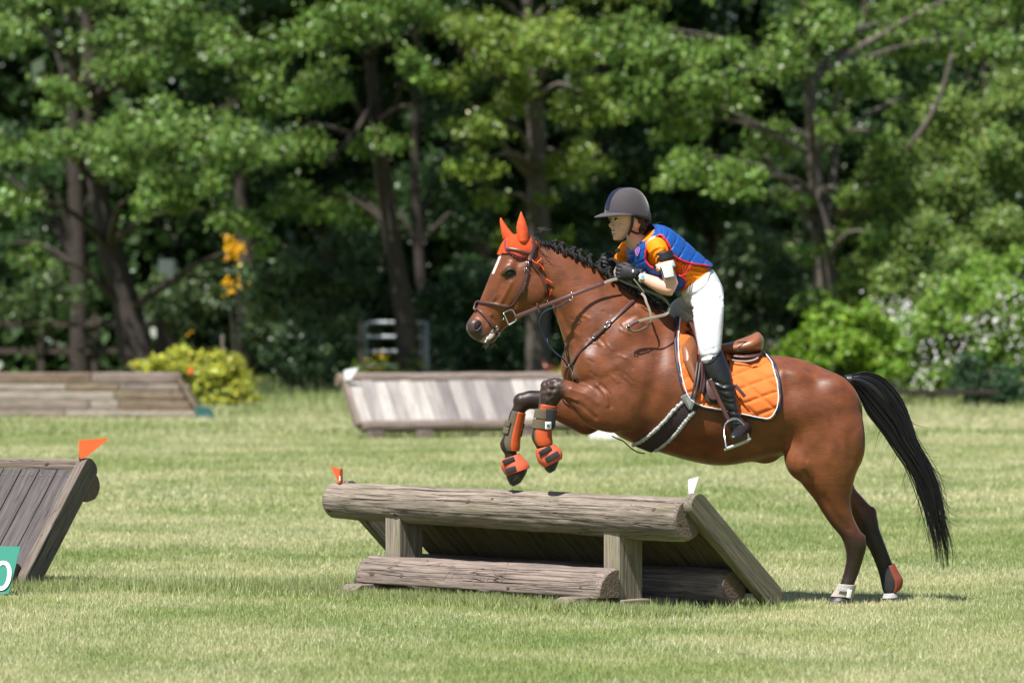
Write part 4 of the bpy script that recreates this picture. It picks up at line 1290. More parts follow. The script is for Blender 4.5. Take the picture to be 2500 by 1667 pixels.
def hair_coat(m):
    nt = m.node_tree
    b = nt.nodes['Principled BSDF']
    tc = nt.nodes.new('ShaderNodeTexCoord')
    def nz(sc, det, rot=0.0):
        mp = nt.nodes.new('ShaderNodeMapping'); mp.inputs['Scale'].default_value = sc; mp.inputs['Rotation'].default_value = (0, rot, 0)
        n = nt.nodes.new('ShaderNodeTexNoise'); n.inputs['Scale'].default_value = 1.0; n.inputs['Detail'].default_value = det; n.inputs['Distortion'].default_value = .6
        nt.links.new(tc.outputs['Object'], mp.inputs[0]); nt.links.new(mp.outputs[0], n.inputs['Vector'])
        return n.outputs['Fac']
    st = nz((24, 110, 150), 5, R(22))           # lie of the hair, backwards and down
    dp = nz((9, 9, 11), 3)                        # faint dapples
    src = b.inputs['Base Color'].links[0].from_socket
    def scale(src, f, lo, hi):
        mr = nt.nodes.new('ShaderNodeMapRange'); mr.inputs['From Min'].default_value = .3; mr.inputs['From Max'].default_value = .7
        mr.inputs['To Min'].default_value = lo; mr.inputs['To Max'].default_value = hi
        nt.links.new(f, mr.inputs['Value'])
        if src is None: return mr.outputs[0]
        v = nt.nodes.new('ShaderNodeVectorMath'); v.operation = 'SCALE'
        nt.links.new(src, v.inputs[0]); nt.links.new(mr.outputs[0], v.inputs['Scale'])
        return v.outputs[0]
    src = scale(scale(src, st, .90, 1.10), dp, .85, 1.15)
    nt.links.new(src, b.inputs['Base Color'])
    nt.links.new(scale(None, st, .37, .50), b.inputs['Roughness'])
    b.inputs['Sheen Weight'].default_value = .12
    b.inputs['Sheen Roughness'].default_value = .45
    b.inputs['Sheen Tint'].default_value = (.9, .6, .45, 1)
    bp = [n for n in nt.nodes if n.type == 'BUMP'][0]
    bp.inputs['Strength'].default_value = .12
    bp.inputs['Distance'].default_value = .01
    nt.links.new(st, bp.inputs['Height'])
hair_coat(coat)
body = mesh_obj('body', body_me, coat, horse)
body_bvh = BVHTree.FromPolygons([Vector(v) for v in co2.tolist()], [tuple(p.vertices) for p in body_me.polygons])

def on_horse(px, py, off=0.004):
    return cast(body_bvh, px, py, off)

hoof_m = mat('hoof_horn', (0.03, 0.026, 0.024), 0.45, 0.4, vary=0.3, scale=60, bump=0.2)
for s in (hoof_hn, hoof_hf, hoof_fn, hoof_ff):
    v, f = loft(s, YM, 24, 4)
    new_obj('hoof', v, f, hoof_m, horse)
# eyes
eye_m = mat('horse_eye', (0.012, 0.008, 0.006), 0.08, 0.6, vary=0.2)
lid_m = mat('dark_eyelid', (0.03, 0.02, 0.016), 0.5, 0.4)
for sgn in (-1, 1):
    p, n_ = on_horse(1245, 668, -0.010)
    if sgn > 0: p = Vector((p.x - .01, 2 * Y(1245, 0) - p.y, p.z))
    s = m_per_px(0)
    v, f = ellipsoid(p, ((.024, 0, .004), (-.003, 0, .017), (0, .018, 0)))
    new_obj('eye', v, f, eye_m, horse)
    lp = [p + Vector((x * s, sgn * d, -z * s)) for x, z, d in ((-14, 5, .010), (-8, -4, .017), (2, -9, .019), (11, -5, .015), (14, 3, .008))]
    v, f = tube(lp, [.003, .006, .007, .006, .003], 8)
    new_obj('eyelid', v, f, coat if False else lid_m, horse)
# nostrils
nos_m = mat('nostril_hollow', (0.012, 0.006, 0.007), 0.6, 0.2)
rim_m = mat('nostril_rim', (0.050, 0.030, 0.028), 0.6, 0.3)
for sgn in (-1, 1):
    p, n_ = on_horse(1165, 796, -0.004)
    if sgn > 0: p = Vector((p.x, 2 * Y(1165, 0) - p.y, p.z)); n_ = Vector((n_.x, -n_.y, n_.z))
    t1 = Vector((0.75, 0, 0.66)); t1 = (t1 - n_ * t1.dot(n_)).normalized(); t2 = n_.cross(t1)
    v, f = ellipsoid(p + t1 * .004, (t1 * .027 + t2 * .006, t2 * .016, n_ * .0065))
    new_obj('nostril', v, f, nos_m, horse)
    ringp = [p + n_ * .001 + t1 * (.004 + .029 * math.cos(a)) + t2 * (.019 * math.sin(a) + .006 * math.cos(a)) for a in np.linspace(.5, 5.2, 13)]
    v, f = tube(ringp, [.002] + [.0055] * 11 + [.002], 8, 2)
    new_obj('nostril_rim', v, f, rim_m, horse)
# foam at the mouth
foam_m = mat('mouth_foam', (0.75, 0.76, 0.74), 0.6, 0.3, bump=0.8, bscale=300)
mb = MB()
for q in ((1190, 826, .010), (1196, 819, .009), (1201, 808, .012), (1186, 833, .008), (1213, 797, .007)):
    p, n_ = on_horse(q[0], q[1], 0.0)
    if p is not None: mb.add(*ellipsoid(p, ((q[2] * .7, 0, q[2] * .9), (-q[2] * .4, 0, q[2] * .5), (0, .005, 0)), 12, 8))
tag(mb.build('foam', foam_m, horse), kind='stuff')
# chin whiskers
hair_m = mat('black_hair', (0.010, 0.009, 0.010), 0.38, 0.5, vary=0.3, scale=90)
whisk_m = mat('whiskers', (0.30, 0.26, 0.18), 0.6, 0.3)
mb = MB()
for k in range(26):
    x0, y0 = 1180 + wr.uniform(0, 30), 836 + wr.uniform(-3, 2)
    l = wr.uniform(8, 18)
    a = wr.uniform(-.8, .8)
    yy = Y(x0, wr.uniform(-.03, .03))
    mb.add(*tube([P(x0, y0, yy), P(x0 + l * .4 * a, y0 + l * .6, yy), P(x0 + l * a, y0 + l, yy)], [.0008, .0007, .0003], 3, 2))
tag(mb.build('whiskers', whisk_m, horse), kind='stuff')

mane_m = mat('mane_hair', (0.012, 0.010, 0.011), 0.62, 0.35, vary=0.4, scale=120, bump=0.6, bscale=260)
# plaited mane: a row of knots along the crest
knots = [(1352, 596), (1373, 602), (1396, 613), (1417, 620), (1441, 634), (1462, 646), (1484, 662)]
for k, (x, y) in enumerate(knots):
    mb = MB()
    r1 = random.Random(k)
    yy = Y(x, -.012)
    x += r1.uniform(-3, 3); y += r1.uniform(-2, 2); kf_ = r1.uniform(.75, 1.15)
    mb.add(*blob(x, y - 1, yy, 7, 7, .018)); mb.add(*blob(x + 3, y - 8, yy, 5.5, 5.5, .014)); mb.add(*blob(x - 4, y - 5, yy - .006, 4.5, 5, .012)); mb.add(*blob(x + 6, y - 2, yy + .008, 4.5, 4, .012))
    # hanging loop of the plait
    mb.add(*blob(x + 5, y + 13, Y(x, -.030 - .004 * k), 4.6 * kf_, 13 * kf_, .010, 24 + r1.uniform(-14, 12)))
    mb.add(*blob(x + 1, y + 6, Y(x, -.026), 4.5, 9, .011, 15))
    for j in range(5):
        a = r1.uniform(0, 6.28)
        mb.add(*tube([P(x, y - 6, yy), P(x + 6 * math.cos(a), y - 9 + 4 * math.sin(a), yy), P(x + 11 * math.cos(a), y - 10 + 7 * math.sin(a), yy + .01)], [.002, .0014, .0005], 4, 2))
    mb.build('mane_plait', mane_m, horse)
# roots of the mane along the crest between the knots, and the loose part at the withers
mb = MB()
for k in range(260):
    t = wr.random()
    x = 1318 + t * 300
    yy0 = np.interp(x, [1312, 1345, 1385, 1425, 1465, 1512, 1556, 1605, 1640], [588, 594, 609, 629, 653, 686, 708, 736, 768])
    big = x > 1540
    l = wr.uniform(10, 26) if big else wr.uniform(5, 11)
    lt = -.006 - wr.random() * (.05 if big else .018)
    dx = wr.uniform(-4, 8)
    mb.add(*tube([P(x, yy0 - 1 - wr.uniform(0, 3), Y(x, lt * .2)), P(x + dx * .4, yy0 + l * .35, Y(x, lt - .012)), P(x + dx, yy0 + l, Y(x, lt - .02))], [.0035, .003, .001], 4, 2))
tag(mb.build('mane_roots', mane_m, horse), kind='stuff')
# forelock wisps lifted by the wind
mb = MB()
for k in range(16):
    x0, y0 = 1306 + wr.uniform(-3, 6), 578 + wr.uniform(-3, 4)
    up = k < 9
    q = [(x0, y0), (x0 + wr.uniform(2, 10), y0 - wr.uniform(8, 20)), (x0 + wr.uniform(14, 26), y0 - wr.uniform(14, 22)), (x0 + wr.uniform(24, 42), y0 - wr.uniform(8, 26))] if up else \
        [(x0, y0), (x0 + 8, y0 + 12), (x0 + wr.uniform(16, 26), y0 + wr.uniform(20, 32)), (x0 + wr.uniform(30, 48), y0 + wr.uniform(34, 50))]
    mb.add(*tube([P(a, b, Y(a, -.03 - .03 * i / 3 - (0 if up else .035))) for i, (a, b) in enumerate(q)], [.0018, .0014, .001, .0004], 4, 3))
tag(mb.build('forelock', hair_m, horse), kind='stuff')

# tail: a solid dock and several hundred strands between the two outlines of the photograph's tail
TL = cr([(2078, 934), (2102, 972), (2120, 1010), (2158, 1057), (2188, 1099), (2218, 1140), (2238, 1182), (2253, 1223), (2266, 1265), (2277, 1306), (2285, 1348), (2286, 1388)], 60)
TR = cr([(2080, 916), (2112, 909), (2147, 920), (2174, 943), (2207, 990), (2230, 1057), (2252, 1099), (2278, 1140), (2297, 1182), (2306, 1223), (2312, 1265), (2320, 1306), (2327, 1348), (2326, 1394)], 60)
mb = MB()
dock = [(2062, 915, 2075, 945, .035), (2085, 913, 2092, 950, .038), (2112, 916, 2110, 958, .036), (2140, 928, 2130, 972, .032), (2163, 948, 2146, 990, .026), (2180, 975, 2160, 1005, .016)]
mb.add(*loft(dock, YM, 14, 4))
mb.build('tail_dock', hair_m, horse)
mb = MB()
locks = [(wr.random(), wr.normal(0, .5), wr.uniform(0, 6.28), wr.uniform(2, 13), wr.uniform(.80, 1.0) if wr.random() < .65 else wr.uniform(.4, .8)) for _ in range(58)]
nst = 460
for k in range(nst):
    sc0, lay, ph, am, tmx = locks[k % len(locks)]
    s = np.clip(sc0 + wr.normal(0, .07), -.02, 1.02)
    layer = lay + wr.normal(0, .25)
    tmax = min(1, tmx + wr.normal(0, .035))
    nseg = 18
    pts = []
    stray = wr.normal(0, 1) * (12 if wr.random() < .10 else 1.6)
    for i in range(nseg + 1):
        u = i / nseg
        t = u * tmax
        a = TL[int(t * 59)] * (1 - (t * 59) % 1) + TL[min(59, int(t * 59) + 1)] * ((t * 59) % 1)
        b = TR[int(t * 59)] * (1 - (t * 59) % 1) + TR[min(59, int(t * 59) + 1)] * ((t * 59) % 1)
        ss = s + (sc0 - s) * sstep(.45, 1, u) * .7
        q = a * (1 - ss) + b * ss
        wob = am * t * math.sin(ph + 6 * t) + stray * t * t * 1.2
        depth = layer * (.050 * (1 - abs(2 * ss - 1) * .6)) * (1 - .35 * t)
        pts.append(P(q[0] + wob, q[1] - wob * .35, Y(2200, depth)))
    r0 = wr.uniform(.0016, .0032)
    mb.add(*tube(pts, [r0 * (1 - .85 * (i / nseg) ** 2.2) for i in range(nseg + 1)], 4, 1))
for k in range(90):      # flyaway hairs
    t = wr.uniform(.25, .8)
    i = int(t * 59)
    right = wr.random() < .55
    a = TR[i] if right else TL[i]
    dx = wr.uniform(10, 50) * (1 if right else -.45)
    dy = wr.uniform(20, 60)
    mb.add(*tube([P(a[0] - (6 if right else -8), a[1] - 12, Y(2200, 0)), P(a[0] + dx * .3, a[1] + dy * .3, Y(2200, .01)), P(a[0] + dx, a[1] + dy * (.5 if right else 1.3), Y(2200, .02))], [.0010, .0008, .0003], 3, 4))
tag(mb.build('tail', hair_m, horse), kind='stuff')
# ---------------------------------------------------------------- tack
leather = mat('brown_leather', (0.075, 0.030, 0.026), 0.38, 0.5, vary=0.25, scale=40, bump=0.1, bscale=150)
leather_tan = mat('tan_saddle_leather', (0.21, 0.075, 0.030), 0.36, 0.5, vary=0.3, scale=9, bump=0.08, bscale=150)
leather_dark = mat('dark_saddle_leather', (0.030, 0.018, 0.017), 0.45, 0.4, vary=0.3, scale=25)
steel = mat('steel', (0.62, 0.62, 0.62), 0.22, 0.5, metal=1.0, vary=0.05)
webbing = mat('beige_webbing', (0.24, 0.205, 0.16), 0.8, 0.2, vary=0.12, scale=120, bump=0.3, bscale=400)
cotton_orange = mat('orange_quilted_cotton', (0.64, 0.145, 0.027), 0.75, 0.25, vary=0.05, scale=60, bump=0.15, bscale=300)
knit_orange = mat('orange_knit', (0.60, 0.078, 0.020), 0.85, 0.2, vary=0.18, scale=160, bump=0.8, bscale=330)
navy_trim = mat('navy_binding', (0.018, 0.022, 0.040), 0.55, 0.4, vary=0.1)
white_pipe = mat('white_piping', (0.75, 0.75, 0.76), 0.6, 0.3, vary=0.03)
boot_orange = mat('orange_boot_shell', (0.50, 0.080, 0.018), 0.45, 0.45, vary=0.12, scale=35)
rubber_orange = mat('orange_rubber', (0.60, 0.105, 0.050), 0.5, 0.45, vary=0.10, scale=40)
olive_strap = mat('olive_elastic_strap', (0.115, 0.092, 0.062), 0.8, 0.2, vary=0.15, scale=90, bump=0.2)
charcoal_strap = mat('charcoal_strap', (0.028, 0.028, 0.028), 0.75, 0.25, vary=0.3, scale=60)
fleece = mat('grey_fleece', (0.48, 0.47, 0.47), 0.95, 0.1, vary=0.25, scale=90, bump=1.0, bscale=160)
girth_m = mat('brown_girth', (0.040, 0.026, 0.028), 0.8, 0.3, vary=0.25, scale=40)
blue_cord = mat('blue_rope', (0.02, 0.03, 0.075), 0.6, 0.3)
purple_pipe = mat('purple_piping', (0.045, 0.02, 0.09), 0.7, 0.3)

def strap(name, px, width, thick, material, parent, off=0.004, sub=5, bvh=None):
    """band lying on the horse along photo points"""
    q = cr(px, (len(px) - 1) * sub + 1)
    pts, ns = [], []
    for x, y in q:
        p, n_ = cast(bvh or body_bvh, x, y, off)
        if p is not None: pts.append(p); ns.append(n_)
    if len(pts) < 3: return None
    # steady the depth so that the band does not dip into every hollow
    a = np.array([tuple(p) for p in pts]); b = np.array([tuple(n_) for n_ in ns])
    for _ in range(2):
        a2 = a.copy(); a2[1:-1] = (a[:-2] + 2 * a[1:-1] + a[2:]) / 4
        a = np.where((a2[:, 1:2] < a[:, 1:2]), a2, a)
        b[1:-1] = (b[:-2] + 2 * b[1:-1] + b[2:]) / 4
    v, f = ribbon([Vector(p) for p in a], [Vector(n_) for n_ in b], width, thick)
    return new_obj(name, v, f, material, parent)

def free_strap(name, pts, normals, width, thick, material, parent, sub=6):
    v, f = ribbon(pts, normals, width, thick, sub)
    return new_obj(name, v, f, material, parent)

def wire(name, pts, r, material, parent, ns=8, sub=5):
    v, f = tube(pts, r, ns, sub)
    return new_obj(name, v, f, material, parent)

def buckle(px, py, s, material, parent, name='buckle', off=0.008, ang=0.0, bvh=None):
    p, n_ = cast(bvh or body_bvh, px, py, off)
    c, d = math.cos(R(ang)), math.sin(R(ang))
    k = m_per_px(0)
    ring = [p + Vector(((x * c - z * d) * k, -.002, -(x * d + z * c) * k)) for x, z in ((-s, -s * .7), (s, -s * .7), (s, s * .7), (-s, s * .7), (-s, -s * .7))]
    return wire(name, ring, .0028, material, parent, 6, 1)

# --- ear bonnet ----------------------------------------------------------------------
bon = empty('ear_bonnet', P(1270, 600, Y(1270, 0)), 'orange crocheted ear bonnet with two pointed ears on the horse', 'ear bonnet')
# cap: the skin of the head pushed out a little, inside the bonnet's outline
poly = [(1226, 584), (1221, 600), (1214, 624), (1222, 623), (1240, 620), (1248, 624), (1262, 631), (1285, 634), (1292, 630), (1300, 618), (1311, 600), (1312, 588), (1306, 574), (1282, 566), (1255, 568)]
def in_poly(x, y, pg):
    ins = False
    j = len(pg) - 1
    for i in range(len(pg)):
        if (pg[i][1] > y) != (pg[j][1] > y) and x < (pg[j][0] - pg[i][0]) * (y - pg[i][1]) / (pg[j][1] - pg[i][1]) + pg[i][0]:
            ins = not ins
        j = i
    return ins
def skin_patch(name, me, pos, pg, off, material, parent, latmin=-9, latmax=9, far_shift=0):
    """copy of the surface inside a photo outline, raised by off"""
    nr = np.empty(len(me.vertices) * 3, np.float32)
    me.vertices.foreach_get('normal', nr)
    nr = nr.reshape(-1, 3)
    s = (DIST + pos[:, 1]) / DIST / PXM
    X, Z = pos[:, 0] / s + 1250, HORIZON + (CAM_H - pos[:, 2]) / s
    box_ = (X > min(p[0] for p in pg)) & (X < max(p[0] for p in pg)) & (Z > min(p[1] for p in pg)) & (Z < max(p[1] for p in pg))
    ok = np.zeros(len(pos), bool)
    for i in np.nonzero(box_)[0]:
        ok[i] = in_poly(X[i], Z[i], pg)
    ids, vs, fs = {}, [], []
    for p in me.polygons:
        if all(ok[i] for i in p.vertices):
            f = []
            for i in p.vertices:
                if i not in ids:
                    ids[i] = len(vs)
                    vs.append(tuple(pos[i] + nr[i] * off))
                f.append(ids[i])
            fs.append(tuple(f))
    return new_obj(name, vs, fs, material, parent)
body_me.update()
cap = skin_patch('cap', body_me, coords(body_me), poly, 0.009, knit_orange, bon)
def ear(pts, lat0, name):
    """cupped pointed ear: rows of (left px, right px, py, depth)"""
    v, rows, ns = [], len(pts), 14
    for (x0, x1, y, lt, th) in pts:
        c, h = (x0 + x1) / 2, (x1 - x0) / 2
        for j in range(ns):
            a = 2 * math.pi * j / ns
            cup = .35 * th * max(0, -math.sin(a)) * math.cos(a) ** 2
            v.append(P(c + h * math.cos(a), y, Y(1270, lat0 + lt) + math.sin(a) * th + cup))
    return new_obj(name, v, ring_faces(rows, ns), mat_ear, bon)
mat_ear = mat('orange_ear_fabric', (0.64, 0.088, 0.025), 0.75, 0.25, vary=0.08, scale=60, bump=0.2)
e_near = [(1266, 1292, 596, 0, .030), (1263.5, 1292, 586, -.004, .030), (1262, 1291.5, 577, -.004, .027), (1262, 1291, 570, -.006, .029), (1260.5, 1290, 562, -.006, .024), (1261, 1287.5, 553, -.008, .026), (1262.5, 1284.5, 544, -.008, .020), (1265.5, 1281, 534, -.008, .017), (1268.5, 1276.5, 525, -.008, .010), (1271.2, 1272.8, 517, -.008, .003)]
e_far = [(1228, 1268, 588, 0, .026), (1226.5, 1261, 580, 0, .026), (1225, 1256, 574, 0, .026), (1223, 1247, 565, 0, .024), (1222, 1240, 556, 0, .020), (1220.5, 1233.5, 547, 0, .015), (1220, 1227.5, 538, 0, .009), (1221.5, 1224, 532, 0, .003)]
ear([(a, b, y, l, t) for a, b, y, l, t in e_near], -.052, 'ear')
ear(e_far, .052, 'ear')
# tassel cords of the bonnet
wire('tie_cord', [on_horse(x, y, .012)[0] for x, y in ((1296, 633), (1302, 641), (1310, 645), (1318, 650), (1330, 660))], .0042, mat_ear, bon)
wire('tie_cord', [on_horse(x, y, .014)[0] for x, y in ((1308, 645), (1312, 638), (1316, 636), (1320, 633))], .0040, mat_ear, bon)
wire('tie_cord', [on_horse(x, y, .012)[0] or P(x, y, Y(x, -.09)) for x, y in ((1335, 680), (1344, 686), (1350, 690))], .0030, mat_ear, bon)
wire('tie_cord', [on_horse(x, y, .012)[0] or P(x, y, Y(x, -.09)) for x, y in ((1349, 706), (1346, 718), (1339, 726), (1337, 736))], .0030, mat_ear, bon)
pp = [on_horse(x, y, .013)[0] for x, y in ((1237, 590), (1236, 605), (1240, 614), (1252, 620), (1268, 626), (1284, 625))]
wire('piping', [p for p in pp if p is not None], .0026, purple_pipe, bon)

# --- bridle -----------------------------------------------------------------------------
bri = empty('bridle', P(1258, 720, Y(1258, -.06)), 'brown leather bridle with flash noseband on the horse head', 'bridle')
strap('browband', [(1240, 609), (1252, 610), (1268, 613), (1284, 617), (1298, 619)], .014, .006, leather, bri, off=.014)
strap('headpiece', [(1294, 577), (1299, 590), (1301, 605), (1297, 620), (1292, 640)], .022, .006, leather, bri, off=.014)
strap('cheekpiece', [(1293, 625), (1290, 645), (1285, 665), (1274, 695), (1260, 725), (1250, 750)], .014, .005, leather, bri, off=.007)
strap('noseband_cheek', [(1289, 660), (1282, 688), (1270, 715), (1256, 738), (1243, 748)], .012, .005, leather, bri, off=.011)
strap('noseband', [(1170, 738), (1185, 739), (1205, 742), (1225, 746), (1243, 750)], .014, .006, leather, bri, off=.006)
strap('flash_strap', [(1163, 752), (1175, 762), (1188, 776), (1200, 793), (1211, 808), (1217, 818)], .012, .005, leather, bri, off=.006)
strap('throatlash', [(1296, 630), (1303, 650), (1318, 672), (1330, 700), (1333, 725)], .011, .005, leather, bri, off=.006)
strap('strap_end', [(1283, 690), (1279, 705), (1277, 714)], .010, .004, leather, bri, off=.014)
wire('nose_loop', [P(x, y, Y(x, l)) for x, y, l in ((1170, 735, -.015), (1162, 738, -.01), (1159, 746, -.012), (1157, 754, -.02), (1163, 756, -.028))], .0055, leather, bri)
for x, y, a in ((1287, 646, 70), (1283, 660, 70)):
    buckle(x, y, 4.5, steel, bri, off=.013, ang=a)
buckle(1216, 815, 3.5, steel, bri, off=.009)
# bit ring, D shaped
yb_ = Y(1240, -.066)
wire('bit_ring', [P(x, y, yb_) for x, y in ((1229, 764), (1240, 758), (1250, 756), (1256, 764), (1260, 776), (1258, 784), (1250, 789), (1243, 793), (1240, 788), (1235, 776), (1229, 764))], .0042, steel, bri, 8, 2)
wire('bit_mouthpiece', [P(1231, 779, yb_ + .012), P(1224, 782, yb_ + .03), P(1218, 786, Y(1218, 0))], .0055, steel, bri)
# reins: leather, then webbing to the hand, both sides
bit = P(1256, 774, yb_ - .004)
hand = P(1507, 681, Y(1507, -.095))
rein_pts = [bit, P(1317, 750, Y(1317, -.112)), P(1393, 722, Y(1393, -.155)), P(1475, 691, Y(1475, -.118))]
nv = Vector((0.05, -1, 0.25))
free_strap('rein', rein_pts, [nv] * 4, .0185, .005, leather, bri)
free_strap('rein_webbing', [P(1473, 692, Y(1473, -.119)), P(1490, 685, Y(1490, -.108)), hand], [nv] * 3, .0165, .004, webbing, bri)
far_pts = [P(1254, 772, Y(1254, .066)), P(1330, 742, Y(1330, .13)), P(1400, 705, Y(1400, .12)), P(1480, 650, Y(1480, .085))]
free_strap('rein', far_pts, [Vector((0, 1, .2))] * 4, .0185, .005, leather, bri)
# rein stop
free_strap('rein_stop', [P(1312, 741, Y(1312, -.117)), P(1313, 752, Y(1313, -.117)), P(1318, 764, Y(1318, -.113))], [nv] * 3, .012, .006, leather, bri)
# slack of the reins: web band round over the neck and the hanging buckle end
ws = lambda x, y, l: P(x, y, Y(x, l))
slack = [ws(1513, 683, -.085), ws(1535, 693, -.085), ws(1562, 703, -.085), ws(1590, 714, -.09), ws(1617, 726, -.11), ws(1634, 745, -.15), ws(1634, 758, -.19), ws(1624, 768, -.225), ws(1600, 774, -.255), ws(1578, 779, -.262), ws(1557, 785, -.268)]
sn_ = [Vector((-.2, -.8, .6))] * 5 + [Vector((-.9, -.3, .3)), Vector((-.9, -.4, -.1))] + [Vector((0, -1, .1))] * 4
free_strap('rein_slack', slack, sn_, [.014] * 5 + [.012, .012] + [.0165] * 4, .003, webbing, bri)
free_strap('rein_end', [ws(1559, 784, -.269), ws(1545, 791, -.272), ws(1533, 802, -.274)], [Vector((0, -1, .1))] * 3, .017, .006, leather, bri)
slack2 = [ws(1533, 804, -.272), ws(1546, 809, -.27), ws(1562, 807, -.262), ws(1580, 797, -.25), ws(1590, 784, -.24), ws(1589, 768, -.23), ws(1584, 752, -.22), ws(1578, 738, -.21), ws(1574, 725, -.19), ws(1566, 716, -.15)]
free_strap('rein_slack', slack2, [Vector((0, -.7, -.7))] * 3 + [Vector((.5, -.8, -.3))] * 3 + [Vector((-.1, -1, 0))] * 4, .0125, .003, webbing, bri)
buckle_p = ws(1535, 802, -.276)
wire('rein_buckle', [buckle_p + Vector((x, -.003, z)) for x, z in ((-.012, .012), (.010, .016), (.008, -.014), (-.010, -.012), (-.012, .012))], .0026, steel, bri, 6, 1)

# --- breastplate ------------------------------------------------------------------------
bre = empty('breastplate', P(1390, 890, Y(1390, 0)), 'dark brown leather breastplate crossing the horse shoulder', 'breastplate')
strap('shoulder_strap', [(1563, 720), (1535, 745), (1510, 770), (1485, 794), (1462, 815), (1444, 830), (1424, 850), (1408, 872), (1400, 885), (1392, 890)], .0185, .006, leather, bre, off=.006)
strap('strap_layer', [(1492, 786), (1468, 809), (1446, 828)], .0175, .005, leather, bre, off=.012)
buckle(1484, 795, 7, steel, bre, off=.013, ang=-45)
buckle(1452, 822, 4.5, steel, bre, off=.012, ang=-45)
strap('chest_strap', [(1392, 890), (1398, 905), (1402, 920), (1403, 932)], .018, .006, leather, bre, off=.006)
strap('far_strap', [(1391, 888), (1386, 866), (1382, 845)], .016, .006, leather, bre, off=.006)
p0, _ = on_horse(1391, 890, .016)
wire('ring', [p0 + Vector((.010 * math.cos(a), -.002, .010 * math.sin(a))) for a in np.linspace(0, 6.28, 11)], .003, steel, bre, 6, 2)
wire('martingale_strap', [p0, P(1375, 877, Y(1375, -.07)), P(1350, 855, Y(1350, -.075)), P(1333, 832, Y(1333, -.085)), P(1320, 800, Y(1320, -.10)), P(1318, 782, Y(1318, -.11)), P(1326, 764, Y(1326, -.12)), P(1343, 754, Y(1343, -.13)), P(1370, 745, Y(1370, -.145)), P(1391, 733, Y(1391, -.157))], .0038, blue_cord, bre)
wire('martingale_strap', [P(1350, 855, Y(1350, -.073)), P(1338, 838, Y(1338, -.02)), P(1336, 815, Y(1336, .03)), P(1340, 790, Y(1340, .08)), P(1347, 770, Y(1347, .10))], .0036, blue_cord, bre)
wire('rein_ring', [P(1394 + 4 * math.cos(a), 724 + 10 * math.sin(a), Y(1394, -.158) - .008 * math.cos(a)) for a in np.linspace(0, 6.28, 13)], .0026, steel, bre, 6, 2)
free_strap('tie_strap', [P(1547, 681, Y(1547, -.135)), P(1560, 697, Y(1560, -.135)), P(1574, 716, Y(1574, -.125))], [Vector((0, -1, .3))] * 3, .006, .003, webbing, bre)
wire('neck_strap', [P(1562, 719, Y(1562, -.07)), P(1570, 711, Y(1570, -.04)), P(1582, 712, Y(1582, 0))], .007, leather, bre)

# --- saddle pad -----------------------------------------------------------------------
pad_top = cr([(1650, 768), (1680, 800), (1720, 832), (1765, 856), (1810, 864), (1845, 868), (1870, 869)], 60)
pad = empty('saddle_pad', P(1770, 930, Y(1770, -.28)), 'orange quilted saddle pad with navy edge on the horse back', 'saddle pad')
outline = [(1650, 772), (1649, 800), (1646, 835), (1648, 873), (1653, 905), (1661, 937), (1677, 972), (1708, 990), (1735, 996), (1760, 1001), (1807, 1010), (1850, 1018), (1872, 1019), (1886, 1006), (1894, 985), (1897, 937), (1893, 910), (1886, 893), (1868, 869)]
ol = cr(outline, 200)
def quilt(px, py):
    """seams of the diamond stitching; pads bulge between them"""
    # seam families measured from the photograph: one falls to the right at 41 degrees, one rises to the right at 19
    a = (-(px - 1866) * math.sin(R(41)) + (py - 928) * math.cos(R(41))) / 40.0
    b = ((px - 1866) * math.sin(R(19)) + (py - 928) * math.cos(R(19))) / 34.0
    da, db = abs(a - round(a)), abs(b - round(b))
    return min(1, da * 5.0) * min(1, db * 5.0)
def cyl_hit(px, py, far=False):
    y = Y(px, .6 if far else -.6)
    o_ = P(px, py, Y(px, 0)); o_.y = y
    h = body_bvh.ray_cast(o_, Vector((0, -1 if far else 1, 0)))
    return h[0], h[1]
def pad_grid(far):
    nx, nz = 116, 116
    V, idx, Fc = [], {}, []
    for i in range(nx):
        px = 1645 + (1898 - 1645) * i / (nx - 1)
        ys = []
        for k in range(len(ol) - 1):
            (xa, ya), (xb, yb2) = ol[k], ol[k + 1]
            if (xa - px) * (xb - px) <= 0 and xa != xb: ys.append(ya + (yb2 - ya) * (px - xa) / (xb - xa))
        top = float(np.interp(px, pad_top[:, 0], pad_top[:, 1]))
        if px > 1870: top = min(ys) if ys else None
        bot = max(ys) if ys else None
        if px < 1650: top = min(ys) if len(ys) > 1 else None
        if bot is None or top is None or bot - top < 2: continue
        for j in range(nz):
            py = top + 1 + (bot - top - 1) * j / (nz - 1)
            p, n_ = cyl_hit(px, py, far)
            if p is None: continue
            edge = min(1, (bot - py) / 8, 1)
            off = .010 + .013 * quilt(px, py) ** .55
            q = p + n_ * off
            idx[(i, j)] = len(V); V.append(q)
    for i in range(nx - 1):
        for j in range(nz - 1):
            k = [(i, j), (i + 1, j), (i + 1, j + 1), (i, j + 1)]
            if all(t in idx for t in k): Fc.append(tuple(idx[t] for t in k))
    return V, Fc
v, f = pad_grid(False); new_obj('panel', v, f, cotton_orange, pad)
v, f = pad_grid(True); new_obj('panel', v, f, cotton_orange, pad)
def edge_pts(pg, off, far=False, sub=160):
    out = []
    for x, y in cr(pg, sub):
        p, n_ = cyl_hit(x, y, far)
        if p is not None: out.append((p + n_ * off, n_))
    return out
for far in (False, True):
    ep = edge_pts(outline, .014, far)
    v, f = ribbon([p for p, n_ in ep], [n_ for p, n_ in ep], .019, .014); new_obj('binding', v, f, navy_trim, pad)
    cx, cy = 1772, 910
    inn = [(x + (cx - x) * .032, y + (cy - y) * .032) for x, y in outline]
    ep = edge_pts(inn, .025, far)
    v, f = tube([p for p, n_ in ep], .0030, 6, 1); new_obj('piping', v, f, white_pipe, pad)

